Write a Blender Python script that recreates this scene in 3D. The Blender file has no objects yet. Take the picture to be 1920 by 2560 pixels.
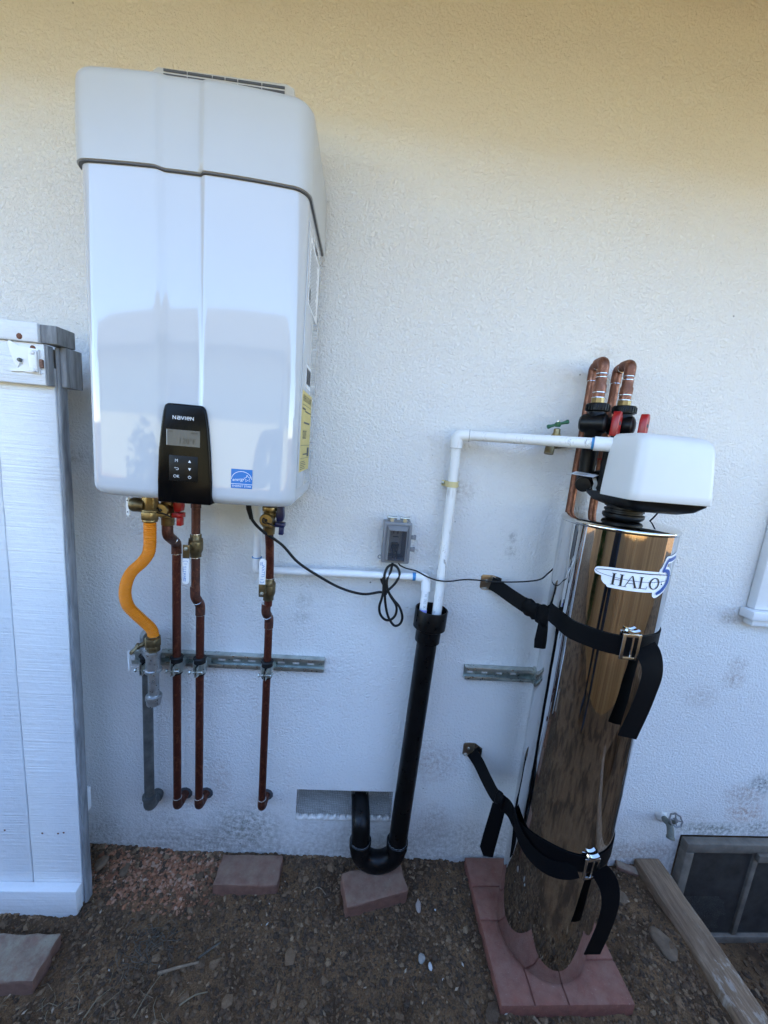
import bpy, bmesh, math, random
import numpy as np
from mathutils import Vector, Matrix
R = math.radians
random.seed(7); rng = np.random.default_rng(7)
S = bpy.context.scene
COL = S.collection

# ------------------------------------------------------------------ camera
cam = bpy.data.cameras.new('camera'); cam_o = bpy.data.objects.new('camera', cam); COL.objects.link(cam_o)
cam.sensor_fit = 'VERTICAL'; cam.sensor_height = 24.0; cam.lens = 24.0 * 962 / 2560
cam.clip_start = 0.02; cam.clip_end = 3000
# rows: world right / into the wall / up, columns: camera right, down, forward
CM = ((0.99469756, 0.07647459, 0.06876337), (-0.05466083, -0.1732378, 0.98336202), (0.08711462, -0.98190646, -0.16813906))
cam_o.matrix_world = Matrix(((CM[0][0], -CM[0][1], -CM[0][2], 0.0), (CM[1][0], -CM[1][1], -CM[1][2], -1.1),
                             (CM[2][0], -CM[2][1], -CM[2][2], 1.407), (0, 0, 0, 1)))
S.camera = cam_o

# ------------------------------------------------------------------ sky, sun, exposure
SUN_EL, SUN_AZ = R(62), R(-14)          # sun stands behind the house (+Y), a little to the left
world = bpy.data.worlds.new('World'); S.world = world; world.use_nodes = True
wn = world.node_tree.nodes; wl = world.node_tree.links; wn.clear()
sky = wn.new('ShaderNodeTexSky'); sky.sky_type = 'NISHITA'; sky.sun_disc = False
sky.sun_elevation = SUN_EL; sky.sun_rotation = SUN_AZ; sky.altitude = 50; sky.air_density = 1.0; sky.dust_density = 0.0; sky.ozone_density = 4.0
bg = wn.new('ShaderNodeBackground'); bg.inputs[1].default_value = 0.15
wo = wn.new('ShaderNodeOutputWorld'); wl.new(sky.outputs[0], bg.inputs[0]); wl.new(bg.outputs[0], wo.inputs[0])
sun = bpy.data.lights.new('sun', 'SUN'); sun.energy = 3.0; sun.angle = R(0.53); sun.color = (1.0, 0.92, 0.62)
sun_o = bpy.data.objects.new('sun', sun); COL.objects.link(sun_o)
sdir = Vector((math.sin(SUN_AZ) * math.cos(SUN_EL), math.cos(SUN_AZ) * math.cos(SUN_EL), math.sin(SUN_EL)))
sun_o.rotation_euler = sdir.to_track_quat('Z', 'Y').to_euler(); sun_o.location = sdir * 20
S.view_settings.view_transform = 'Standard'; S.view_settings.look = 'None'
S.view_settings.exposure = 3.02; S.view_settings.gamma = 1.0
S.cycles.max_bounces = 10; S.cycles.diffuse_bounces = 5; S.cycles.glossy_bounces = 5; S.cycles.transparent_max_bounces = 12
S.cycles.use_denoising = True

# ------------------------------------------------------------------ helpers
def V(*a): return Vector(a)

class MB:
    def __init__(s): s.v = []; s.f = []; s.m = []
    def add(s, vs, fs):
        o = len(s.v); s.v += [tuple(x) for x in vs]; s.f += [tuple(i + o for i in f) for f in fs]; return s
    def box(s, x0, x1, y0, y1, z0, z1):
        vs = [(x, y, z) for z in (z0, z1) for y in (y0, y1) for x in (x0, x1)]
        return s.add(vs, [(0, 2, 3, 1), (4, 5, 7, 6), (0, 1, 5, 4), (2, 6, 7, 3), (0, 4, 6, 2), (1, 3, 7, 5)])
    def tube(s, pts, r, n=14, cap=True):
        pts = [Vector(p) for p in pts]; k = len(pts)
        rs = list(r) if hasattr(r, '__len__') else [r] * k
        t0 = (pts[1] - pts[0]).normalized()
        a = Vector((0, 0, 1)) if abs(t0.z) < .9 else Vector((0, 1, 0))
        u = t0.cross(a).normalized(); vs = []; fs = []
        for i in range(k):
            if i == 0: t = t0
            elif i == k - 1: t = (pts[i] - pts[i - 1]).normalized()
            else:
                d1 = (pts[i + 1] - pts[i]); d0 = (pts[i] - pts[i - 1])
                t = ((d1.normalized() if d1.length > 1e-9 else d0.normalized()) + (d0.normalized() if d0.length > 1e-9 else d1.normalized())).normalized()
            u = (u - t * u.dot(t)).normalized(); w = t.cross(u)
            for j in range(n):
                q = 2 * math.pi * j / n
                vs.append(pts[i] + (u * math.cos(q) + w * math.sin(q)) * rs[i])
        for i in range(k - 1):
            for j in range(n):
                fs.append((i * n + j, i * n + (j + 1) % n, (i + 1) * n + (j + 1) % n, (i + 1) * n + j))
        if cap:
            fs.append(tuple(reversed(range(n)))); fs.append(tuple((k - 1) * n + j for j in range(n)))
        return s.add(vs, fs)
    def cyl(s, p, q, r, n=16): return s.tube([p, q], r, n)
    def lathe(s, prof, base, axis=(0, 0, 1), n=24, cap=True):
        ax = Vector(axis).normalized(); b = Vector(base)
        a = Vector((0, 0, 1)) if abs(ax.z) < .9 else Vector((0, 1, 0))
        u = ax.cross(a).normalized(); w = ax.cross(u); vs = []; fs = []
        for (r, t) in prof:
            for j in range(n):
                q = 2 * math.pi * j / n; vs.append(b + ax * t + (u * math.cos(q) + w * math.sin(q)) * max(r, 1e-5))
        k = len(prof)
        for i in range(k - 1):
            for j in range(n): fs.append((i * n + j, i * n + (j + 1) % n, (i + 1) * n + (j + 1) % n, (i + 1) * n + j))
        if cap: fs.append(tuple(reversed(range(n)))); fs.append(tuple((k - 1) * n + j for j in range(n)))
        return s.add(vs, fs)
    def hexa(s, p, axis, r, h, n=6, rot=0.0):
        ax = Vector(axis).normalized(); b = Vector(p); a = Vector((0, 0, 1)) if abs(ax.z) < .9 else Vector((0, 1, 0))
        u = ax.cross(a).normalized(); w = ax.cross(u)
        lo = [b + (u * math.cos(2 * math.pi * j / n + rot) + w * math.sin(2 * math.pi * j / n + rot)) * r for j in range(n)]
        return s.prism(lo, ax * h)
    def prism(s, poly, off):
        n = len(poly); off = Vector(off); p = [Vector(q) for q in poly]
        vs = p + [q + off for q in p]
        fs = [tuple(reversed(range(n))), tuple(range(n, 2 * n))] + [(i, (i + 1) % n, n + (i + 1) % n, n + i) for i in range(n)]
        return s.add(vs, fs)
    def poly(s, pts): return s.add(pts, [tuple(range(len(pts)))])
    def loft(s, rings, cap=True, closed=True):
        n = len(rings[0]); vs = [p for r in rings for p in r]; fs = []
        for i in range(len(rings) - 1):
            for j in range(n if closed else n - 1):
                fs.append((i * n + j, i * n + (j + 1) % n, (i + 1) * n + (j + 1) % n, (i + 1) * n + j))
        if cap: fs.append(tuple(reversed(range(n)))); fs.append(tuple((len(rings) - 1) * n + j for j in range(n)))
        return s.add(vs, fs)
    def ribbon(s, path, wid, w, th=.0016):
        """strap: path of centre points, wid = width directions, w = full width(s)"""
        path = [Vector(p) for p in path]; k = len(path)
        wid = [Vector(a).normalized() for a in (wid if isinstance(wid, list) else [wid] * k)]
        ws = w if isinstance(w, list) else [w] * k; rings = []
        for i in range(k):
            t = (path[min(i + 1, k - 1)] - path[max(i - 1, 0)]).normalized()
            b = (wid[i] - t * wid[i].dot(t)).normalized(); nrm = t.cross(b).normalized() * th * .5
            h = b * ws[i] * .5
            rings.append([path[i] - h - nrm, path[i] + h - nrm, path[i] + h + nrm, path[i] - h + nrm])
        return s.loft(rings)
    def build(s, name, mat, parent=None, smooth=True, bevel=0, segs=2, ang=38, fix=True):
        me = bpy.data.meshes.new(name); me.from_pydata([tuple(v) for v in s.v], [], s.f); me.validate()
        if bevel or fix:
            bm = bmesh.new(); bm.from_mesh(me)
            if fix: bmesh.ops.recalc_face_normals(bm, faces=bm.faces)
            if bevel:
                ed = [e for e in bm.edges if len(e.link_faces) == 2 and e.calc_face_angle(0) > R(30)]
                bmesh.ops.bevel(bm, geom=ed, offset=bevel, segments=segs, affect='EDGES', profile=.5, clamp_overlap=True)
            bm.to_mesh(me); bm.free()
        if smooth:
            me.polygons.foreach_set('use_smooth', [True] * len(me.polygons)); me.set_sharp_from_angle(angle=R(ang))
        me.materials.append(mat); me.update()
        o = bpy.data.objects.new(name, me); COL.objects.link(o)
        if parent is not None:
            o.parent = parent; o.matrix_parent_inverse = Matrix.Identity(4)
            wp = wpos(parent); o.location = (-wp[0], -wp[1], -wp[2])
        return o

def wpos(o):
    p = Vector(o.location)
    while o.parent is not None:
        o = o.parent; p += Vector(o.location)
    return p

def thing(name, label, cat, loc=(0, 0, 0), group=None):
    o = bpy.data.objects.new(name, None); COL.objects.link(o); o.location = loc; o.empty_display_size = .05
    o['label'] = label; o['category'] = cat
    if group: o['group'] = group
    return o
def tag(o, label, cat, group=None):
    o['label'] = label; o['category'] = cat
    if group: o['group'] = group
    return o
def struct(o): o['kind'] = 'structure'; return o

def fillet(pts, r, n=6):
    pts = [Vector(p) for p in pts]; out = [pts[0]]
    for i in range(1, len(pts) - 1):
        a, b, c = pts[i - 1], pts[i], pts[i + 1]
        d0 = (a - b); d1 = (c - b); rr = min(r, d0.length * .49, d1.length * .49)
        p0 = b + d0.normalized() * rr; p1 = b + d1.normalized() * rr
        for k in range(n + 1):
            t = k / n; out.append(p0 * (1 - t) ** 2 + b * 2 * t * (1 - t) + p1 * t * t)
    out.append(pts[-1]); return out
def spline(pts, n=8):
    P = [Vector(p) for p in pts]; P = [P[0] * 2 - P[1]] + P + [P[-1] * 2 - P[-2]]; out = []
    for i in range(1, len(P) - 2):
        for k in range(n):
            t = k / n; a, b, c, d = P[i - 1], P[i], P[i + 1], P[i + 2]
            out.append(.5 * ((2 * b) + (c - a) * t + (2 * a - 5 * b + 4 * c - d) * t * t + (3 * b - a - 3 * c + d) * t ** 3))
    out.append(P[-2]); return out
def smoothstep(a, b, x):
    t = max(0., min(1., (x - a) / (b - a))); return t * t * (3 - 2 * t)

def text_geo(body, size, ax='CENTER', ay='CENTER'):
    cu = bpy.data.curves.new('tmp', 'FONT'); cu.body = body; cu.size = size; cu.align_x = ax; cu.align_y = ay; cu.resolution_u = 3
    o = bpy.data.objects.new('tmp', cu); COL.objects.link(o)
    dg = bpy.context.evaluated_depsgraph_get(); me = bpy.data.meshes.new_from_object(o.evaluated_get(dg))
    vs = [tuple(v.co) for v in me.vertices]; fs = [tuple(p.vertices) for p in me.polygons]
    bpy.data.objects.remove(o); bpy.data.curves.remove(cu); bpy.data.meshes.remove(me)
    return vs, fs
def text_on(mb, body, size, fn, ax='CENTER', ay='CENTER', rot=0, sx=1, shear=0):
    vs, fs = text_geo(body, size, ax, ay); c, s_ = math.cos(rot), math.sin(rot); out = []
    for (x, y, z) in vs:
        x = x * sx + y * shear; out.append(fn(x * c - y * s_, x * s_ + y * c))
    return mb.add(out, fs)
def stroke2d(pts, w, fn, mb, capn=5):
    """flat stroke of width w (float or list) along 2D points, mapped with fn(u, v)"""
    n = len(pts); ws = w if isinstance(w, list) else [w] * n; L = []; Rr = []
    for i in range(n):
        a = pts[max(i - 1, 0)]; b = pts[min(i + 1, n - 1)]
        dx, dy = b[0] - a[0], b[1] - a[1]; l = math.hypot(dx, dy) or 1; nx, ny = -dy / l, dx / l
        L.append((pts[i][0] + nx * ws[i] / 2, pts[i][1] + ny * ws[i] / 2)); Rr.append((pts[i][0] - nx * ws[i] / 2, pts[i][1] - ny * ws[i] / 2))
    vs = [fn(*p) for p in L] + [fn(*p) for p in Rr]
    return mb.add(vs, [(i, n + i, n + i + 1, i + 1) for i in range(n - 1)])

# ------------------------------------------------------------------ materials
def nmat(name):
    m = bpy.data.materials.new(name); m.use_nodes = True; nt = m.node_tree; nt.nodes.clear()
    out = nt.nodes.new('ShaderNodeOutputMaterial'); b = nt.nodes.new('ShaderNodeBsdfPrincipled'); nt.links.new(b.outputs[0], out.inputs[0])
    return m, nt, b
class NB:
    def __init__(s, nt): s.nt = nt; s.N = nt.nodes; s.L = nt.links
    def coord(s, kind='Object'):
        return s.N.new('ShaderNodeTexCoord').outputs[kind]
    def geo(s, k='Position'): return s.N.new('ShaderNodeNewGeometry').outputs[k]
    def noise(s, vec, scale, detail=4, rough=.5, dist=0):
        n = s.N.new('ShaderNodeTexNoise'); n.inputs['Scale'].default_value = scale; n.inputs['Detail'].default_value = detail
        n.inputs['Roughness'].default_value = rough; n.inputs['Distortion'].default_value = dist; s.L.new(vec, n.inputs['Vector']); return n.outputs['Fac']
    def voro(s, vec, scale, feat='F1', out='Distance'):
        n = s.N.new('ShaderNodeTexVoronoi'); n.feature = feat; n.inputs['Scale'].default_value = scale; s.L.new(vec, n.inputs['Vector']); return n.outputs[out]
    def map(s, vec, scale=(1, 1, 1), loc=(0, 0, 0), rot=(0, 0, 0)):
        n = s.N.new('ShaderNodeMapping'); n.inputs['Scale'].default_value = scale; n.inputs['Location'].default_value = loc; n.inputs['Rotation'].default_value = rot
        s.L.new(vec, n.inputs['Vector']); return n.outputs[0]
    def ramp(s, fac, stops):
        n = s.N.new('ShaderNodeValToRGB'); e = n.color_ramp.elements
        while len(e) < len(stops): e.new(.5)
        for i, (p, c) in enumerate(stops):
            e[i].position = p; e[i].color = (c[0], c[1], c[2], 1) if hasattr(c, '__len__') else (c, c, c, 1)
        s.L.new(fac, n.inputs[0]); return n.outputs[0]
    def mix(s, fac, a, b, mode='MIX'):
        n = s.N.new('ShaderNodeMix'); n.data_type = 'RGBA'; n.blend_type = mode
        for sock, val in ((n.inputs[0], fac), (n.inputs[6], a), (n.inputs[7], b)):
            if hasattr(val, 'links'): s.L.new(val, sock)
            elif hasattr(val, '__len__'): sock.default_value = (val[0], val[1], val[2], 1)
            else: sock.default_value = val
        return n.outputs[2]
    def math(s, op, a, b=None, c=None):
        n = s.N.new('ShaderNodeMath'); n.operation = op
        for i, val in enumerate((a, b, c)):
            if val is None: continue
            if hasattr(val, 'links'): s.L.new(val, n.inputs[i])
            else: n.inputs[i].default_value = val
        return n.outputs[0]
    def bump(s, h, strength, dist, prev=None):
        n = s.N.new('ShaderNodeBump'); n.inputs['Strength'].default_value = strength; n.inputs['Distance'].default_value = dist
        s.L.new(h, n.inputs['Height'])
        if prev is not None: s.L.new(prev, n.inputs['Normal'])
        return n.outputs[0]
    def island(s): return s.N.new('ShaderNodeNewGeometry').outputs['Random Per Island']
    def objrand(s): return s.N.new('ShaderNodeObjectInfo').outputs['Random']
    def sep(s, vec, k):
        n = s.N.new('ShaderNodeSeparateXYZ'); s.L.new(vec, n.inputs[0]); return n.outputs[k]

def mat(name, col, rough=.5, metal=0., var=.12, vscale=30, bump=0., bscale=200, spec=.5, coat=0., bdist=.001, rvar=0.):
    m, nt, b = nmat(name); nb = NB(nt); p = nb.geo()
    b.inputs['Roughness'].default_value = rough; b.inputs['Metallic'].default_value = metal
    b.inputs['Specular IOR Level'].default_value = spec; b.inputs['Coat Weight'].default_value = coat; b.inputs['Coat Roughness'].default_value = .04
    n = nb.noise(p, vscale, 5, .6)
    lo = [max(0, c * (1 - var)) for c in col]; hi = [min(1, c * (1 + var)) for c in col]
    nt.links.new(nb.ramp(n, [(.3, lo), (.7, hi)]), b.inputs['Base Color'])
    if rvar:
        nt.links.new(nb.ramp(nb.noise(p, vscale * 2.3, 4), [(.3, max(0, rough - rvar)), (.75, min(1, rough + rvar))]), b.inputs['Roughness'])
    if bump: nt.links.new(nb.bump(nb.noise(p, bscale, 4, .6), bump, bdist), b.inputs['Normal'])
    return m

def make_stucco():
    m, nt, b = nmat('painted_stucco'); nb = NB(nt); p = nb.geo()
    base = nb.mix(nb.noise(p, 2.2, 4), (.76, .745, .715), (.82, .81, .785))
    col = base
    # splash dirt along the foot of the wall, wavering top edge
    z = nb.sep(p, 2); wob = nb.math('MULTIPLY_ADD', nb.noise(p, 5, 3), .34, -.11)
    foot = nb.math('SUBTRACT', 1.0, nb.math('DIVIDE', nb.math('SUBTRACT', z, wob), .16))
    foot = nb.math('MINIMUM', nb.math('MAXIMUM', foot, 0.), 1.)
    col = nb.mix(nb.math('MULTIPLY', foot, nb.ramp(nb.noise(p, 70, 5, .7), [(.35, .08), (.62, .55)])), col, (.20, .165, .13))
    at_ = nt.nodes.new('ShaderNodeAttribute'); at_.attribute_name = 'stain'
    brk = nb.ramp(nb.noise(p, 72, 5, .7), [(.40, 0), (.62, 1)])
    col = nb.mix(nb.math('MULTIPLY', at_.outputs['Alpha'], brk), col, at_.outputs['Color'])
    # sparse dark specks
    sp = nb.ramp(nb.voro(p, 16), [(.0, 1), (.035, 1), (.05, 0)])
    col = nb.mix(nb.math('MULTIPLY', sp, nb.ramp(nb.noise(p, 9, 2), [(.55, 0), (.62, .8)])), col, (.12, .11, .10))
    nt.links.new(col, b.inputs['Base Color']); b.inputs['Roughness'].default_value = .62; b.inputs['Specular IOR Level'].default_value = .3
    h1 = nb.noise(p, 135, 4, .62, .6)
    hh = h1
    nt.links.new(nb.bump(hh, 1.0, .0070), b.inputs['Normal'])
    return m
def make_soil():
    m, nt, b = nmat('soil'); nb = NB(nt); p = nb.geo()
    c = nb.ramp(nb.noise(p, 14, 6, .65), [(.3, (0.087, 0.044, 0.020)), (.55, (0.165, 0.089, 0.041)), (.75, (0.266, 0.153, 0.074))])
    f = nb.noise(p, 260, 4, .7); c = nb.mix(.55, c, nb.ramp(f, [(.3, (0.035, 0.020, 0.011)), (.7, (0.322, 0.199, 0.109))]), 'MIX')
    c = nb.mix(nb.ramp(nb.noise(p, 5.5, 4, .6), [(.47, 0), (.60, .75)]), c, (.045, .027, .016))
    # orange brick crumbs and dust in one patch by the wall
    q = nb.map(p, (1 / .24, 1 / .12, 0), (.52 / .24, .04 / .12, 0)); ln = nt.nodes.new('ShaderNodeVectorMath'); ln.operation = 'LENGTH'; nt.links.new(q, ln.inputs[0])
    d = nb.math('MAXIMUM', nb.math('SUBTRACT', 1., ln.outputs['Value']), 0.)
    d = nb.math('MULTIPLY', nb.math('POWER', d, .5), nb.ramp(nb.noise(p, 60, 4, .7), [(.4, 0), (.6, .8)]))
    c = nb.mix(d, c, (.34, .15, .085))
    nt.links.new(c, b.inputs['Base Color']); b.inputs['Roughness'].default_value = .95; b.inputs['Specular IOR Level'].default_value = .15
    nt.links.new(nb.bump(nb.math('ADD', nb.noise(p, 160, 6, .7), nb.noise(p, 420, 3, .6)), .9, .004), b.inputs['Normal']); return m
def make_clod(name, stops):
    m, nt, b = nmat(name); nb = NB(nt); p = nb.geo()
    c = nb.ramp(nb.island(), stops); c = nb.mix(.35, c, nb.ramp(nb.noise(p, 300, 4, .7), [(.3, (.03, .022, .018)), (.7, (.19, .15, .12))]))
    nt.links.new(c, b.inputs['Base Color']); b.inputs['Roughness'].default_value = .95; b.inputs['Specular IOR Level'].default_value = .15
    nt.links.new(nb.bump(nb.noise(p, 500, 4, .7), .8, .002), b.inputs['Normal']); return m
def make_painted_wood(name, horiz=True):
    m, nt, b = nmat(name); nb = NB(nt); p = nb.geo()
    g = nb.map(p, (3, 40, 190)) if horiz else nb.map(p, (190, 40, 3))
    gr = nb.noise(g, 1.0, 5, .65, .3); blot = nb.noise(p, 60, 4, .6)
    col = nb.mix(nb.noise(p, 7, 3), (.70, .715, .72), (.79, .80, .80))
    wear = nb.math('MULTIPLY', nb.ramp(nb.noise(nb.map(p, (25, 60, 130)), 1., 6, .75), [(.66, 0), (.74, .75)]), nb.ramp(nb.noise(p, 4, 2), [(.4, 0), (.6, 1)]))
    col = nb.mix(wear, col, (.36, .33, .28))
    nt.links.new(col, b.inputs['Base Color']); b.inputs['Roughness'].default_value = .45
    h = nb.math('ADD', nb.math('MULTIPLY', gr, 1.), nb.math('MULTIPLY', blot, .8)); nt.links.new(nb.bump(h, .75, .0035), b.inputs['Normal']); return m
def make_wood(name, a, c, scale=(60, 60, 2.5), rough=.75, rnd=True, bump=.6):
    m, nt, b = nmat(name); nb = NB(nt); p = nb.geo(); q = nb.map(p, scale)
    n = nb.noise(q, 1, 6, .65, .4); col = nb.ramp(n, [(.3, a), (.7, c)])
    if rnd: col = nb.mix(nb.math('MULTIPLY', nb.objrand(), .55), col, nb.mix(.5, a, (.12, .05, .025)))
    nt.links.new(col, b.inputs['Base Color']); b.inputs['Roughness'].default_value = rough
    nt.links.new(nb.bump(n, bump, .003), b.inputs['Normal']); return m
def make_timber():
    m, nt, b = nmat('weathered_timber'); nb = NB(nt); p = nb.geo(); n = nb.noise(nb.map(p, (120, 9, 60)), 1, 6, .7, .5)
    col = nb.ramp(n, [(.28, (.075, .043, .024)), (.5, (.19, .118, .068)), (.72, (.32, .215, .135))])
    pnt = nb.math('MULTIPLY', nb.ramp(nb.noise(nb.map(p, (60, 26, 1)), 1, 5, .7), [(.52, 0), (.60, 1)]), nb.ramp(nb.noise(p, 7, 2), [(.45, 0), (.58, .8)]))
    col = nb.mix(nb.math('MULTIPLY', pnt, .6), col, (.44, .39, .33))
    nt.links.new(col, b.inputs['Base Color']); b.inputs['Roughness'].default_value = .85; nt.links.new(nb.bump(n, .8, .005), b.inputs['Normal']); return m
def make_copper(name, clean, tarn, amt, rough=.32):
    m, nt, b = nmat(name); nb = NB(nt); p = nb.geo(); n = nb.noise(nb.map(p, (55, 55, 30)), 1, 6, .7, .6)
    n2 = nb.noise(p, 180, 4, .6)
    f = nb.ramp(nb.math('ADD', nb.math('MULTIPLY', n, .8), nb.math('MULTIPLY', n2, .2)), [(.36 - amt * .2, 0), (.60 - amt * .2, 1)])
    nt.links.new(nb.mix(f, clean, tarn), b.inputs['Base Color']); b.inputs['Metallic'].default_value = .9
    nt.links.new(nb.ramp(f, [(0, rough - .08), (1, rough + .16)]), b.inputs['Roughness']); return m
def make_brick(name, base, dust, chip):
    m, nt, b = nmat(name); nb = NB(nt); p = nb.geo()
    c = nb.ramp(nb.noise(p, 38, 6, .65), [(.3, [k * .72 for k in base]), (.7, [k * 1.2 for k in base])])
    up = nb.sep(nb.geo('Normal'), 2); dm = nb.math('MULTIPLY', nb.math('MAXIMUM', up, 0.), nb.ramp(nb.noise(p, 26, 5, .7), [(.36, .15), (.66, .95)]))
    c = nb.mix(dm, c, dust)
    c = nb.mix(nb.ramp(nb.noise(p, 210, 3, .6), [(.66, 0), (.74, .7)]), c, chip)
    nt.links.new(c, b.inputs['Base Color']); b.inputs['Roughness'].default_value = .88
    nt.links.new(nb.bump(nb.math('ADD', nb.noise(p, 70, 5, .7), nb.noise(p, 330, 4, .7)), .7, .003), b.inputs['Normal']); return m

M = {}
M['stucco'] = make_stucco(); M['soil'] = make_soil()
M['clod'] = make_clod('soil_clods', [(.0, (0.039, 0.021, 0.009)), (.4, (0.092, 0.050, 0.024)), (.75, (0.172, 0.098, 0.047)), (.97, (0.253, 0.153, 0.080)), (1, (0.413, 0.284, 0.160))])
M['crumb'] = make_clod('brick_crumbs', [(.0, (.26, .095, .045)), (.45, (.46, .185, .085)), (.8, (.52, .26, .15)), (1, (.58, .40, .28))])
M['wpaint'] = make_painted_wood('white_painted_wood', True)
M['greywood'] = make_wood('weathered_grey_wood', (.10, .105, .11), (.30, .31, .32), (70, 70, 8), .85, False, .9)
M['timber'] = make_timber()
M['redboard'] = make_wood('old_red_board', (.10, .04, .025), (.21, .09, .055), (60, 8, 60), .85, False)
M['fence'] = make_wood('cedar_boards', (.42, .22, .09), (.66, .42, .20), (55, 55, 2.2), .7, True)
M['fencedark'] = make_wood('stained_boards', (.13, .065, .03), (.25, .14, .07), (55, 55, 2.2), .7, True)
M['enamel'] = mat('white_enamel', (.50, .51, .52), .05, 0, .012, 6, spec=.5, coat=.3)
M['headwhite'] = mat('white_head_plastic', (.62, .62, .61), .38, 0, .02, 8, .25, 900, bdist=.0004)
M['capwhite'] = mat('white_cap_plastic', (.48, .485, .475), .34, 0, .015, 8, .25, 900, bdist=.0004)
M['gasket'] = mat('grey_gasket', (.10, .105, .11), .5)
M['slot'] = mat('vent_slot_dark', (.07, .075, .085), .6)
M['glossblack'] = mat('gloss_black_panel', (.002, .002, .0025), .22, 0, .2, spec=.14)
M['black'] = mat('black_plastic', (.0025, .0025, .0028), .42, 0, .2, 40, .2, 300, spec=.25, rvar=.08)
M['abs'] = mat('black_abs_pipe', (.0025, .0028, .0032), .38, 0, .5, 25, .12, 120, spec=.22, rvar=.14)
M['rubber'] = mat('black_rubber', (.005, .005, .005), .5, 0, .2, spec=.35)
M['fabric'] = mat('black_webbing', (.0018, .0020, .0027), .55, 0, .3, 300, .5, 1400, spec=.11, bdist=.001)
M['lcd'] = mat('lcd_grey', (.075, .078, .08), .25, 0, .04)
M['lcdtext'] = mat('lcd_digits', (.026, .027, .028), .3)
M['lcdtop'] = mat('lcd_edge_light', (.42, .42, .40), .35)
M['panelprint'] = mat('panel_print', (.62, .63, .64), .4)
M['logoprint'] = mat('logo_print', (.72, .72, .73), .3)
M['blue'] = mat('blue_sticker', (.006, .155, .46), .3, 0, .03)
M['stickerwhite'] = mat('white_sticker', (.82, .83, .85), .32, 0, .02)
M['yellowlabel'] = mat('yellow_label', (.60, .48, .16), .5, 0, .05)
M['print'] = mat('black_print', (.015, .015, .018), .45)
M['greyprint'] = mat('grey_print', (.30, .31, .32), .5)
M['navy'] = mat('navy_print', (.01, .014, .06), .35)
M['copper'] = make_copper('tarnished_copper', (.36, .125, .072), (.13, .043, .030), .55, .36)
M['copperfit'] = make_copper('copper_fitting_dark', (.34, .125, .075), (.12, .055, .042), .45, .4)
M['copperbright'] = make_copper('bright_copper', (.40, .195, .125), (.19, .085, .055), .4, .36)
M['solder'] = mat('solder_ring', (.70, .70, .69), .25, .9, .15, 200)
M['brass'] = mat('brass', (.27, .195, .088), .38, .95, .3, 60, rvar=.1)
M['brassdull'] = mat('dull_brass', (.17, .13, .07), .45, .9, .35, 70, rvar=.1)
M['galv'] = mat('galvanised_iron', (.46, .48, .49), .36, .85, .25, 60, .35, 90, rvar=.12)
M['blackiron'] = mat('grey_iron_pipe', (.13, .135, .13), .45, .6, .35, 30, .2, 120, rvar=.1)
M['zinc'] = mat('zinc_strut', (.50, .53, .49), .34, .9, .2, 35, rvar=.1)
M['chrome'] = mat('chrome', (.66, .66, .66), .16, 1., .1, 40)
M['bracket'] = mat('brown_zinc_bracket', (.36, .29, .21), .28, .9, .2, 50)
M['orange'] = mat('orange_hose_coating', (.66, .20, .004), .45, 0, .08, 30, spec=.3)
M['pvc'] = mat('white_pvc', (.78, .78, .765), .3, 0, .04, 30)
M['red'] = mat('red_plastic', (.34, .006, .007), .35, 0, .1)
M['bluep'] = mat('navy_plastic', (.005, .009, .055), .35, 0, .1)
M['green'] = mat('green_enamel', (.012, .10, .045), .3, 0, .15)
M['primer'] = mat('blue_pipe_primer', (.03, .22, .50), .35, 0, .2, 120)
M['purple'] = mat('purple_primer', (.32, .30, .62), .35, 0, .2, 120)
M['greyp'] = mat('grey_plastic', (.20, .205, .215), .4, 0, .06, 60)
M['strapyellow'] = mat('yellowed_plastic', (.62, .52, .26), .45, 0, .1)
M['ivory'] = mat('ivory_plastic', (.66, .63, .55), .35)
M['mirror'] = mat('polished_stainless', (.60, .59, .57), .035, 1., .03, 6, rvar=.012)
M['paver'] = make_brick('red_paver', (.20, .068, .045), (.235, .118, .084), (.36, .25, .19))
M['brick'] = make_brick('brown_brick', (.19, .088, .058), (.25, .168, .115), (.34, .26, .19))
M['oldbrick'] = make_brick('mossy_brick', (.19, .10, .072), (.30, .255, .18), (.15, .135, .09))
M['twig'] = mat('dry_twig', (.22, .155, .10), .85, 0, .3, 60)
M['straw'] = mat('dry_straw', (.20, .155, .095), .8, 0, .3, 40)
M['root'] = mat('dry_roots', (.10, .085, .065), .9, 0, .4, 60)
M['stone'] = mat('flat_stone', (.14, .092, .055), .9, 0, .3, 30, .6, 60, bdist=.004)
M['leaf'] = mat('dry_leaf', (.46, .30, .15), .8, 0, .3, 60)
M['chip'] = mat('paint_chip', (.46, .46, .45), .7, 0, .15, 60)
M['wire'] = mat('galvanised_wire', (.24, .20, .145), .65, .1, .3, 60)
M['screenframe'] = mat('grey_screen_frame', (.17, .145, .115), .6, .2, .3, 25, .3, 60)
M['screenwire'] = mat('screen_wire', (.10, .09, .08), .6, .4, .3, 20)
M['concrete'] = mat('rough_concrete', (.30, .28, .25), .9, 0, .3, 30, .6, 60, bdist=.004)
M['trim'] = mat('white_trim', (.78, .78, .77), .35, 0, .03, 12)
M['stuccoplain'] = mat('plain_stucco', (.66, .63, .58), .8, 0, .15, 60, .8, 160, bdist=.004)
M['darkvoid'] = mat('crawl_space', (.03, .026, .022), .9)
M['roof'] = mat('roof_shingles', (.10, .09, .085), .9, 0, .3, 20, .5, 60, bdist=.01)
M['soffit'] = mat('soffit_wood', (.60, .53, .22), .7, 0, .05, 8)
M['neighwall'] = mat('neighbour_stucco', (.58, .54, .33), .8, 0, .06, 6)
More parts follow.
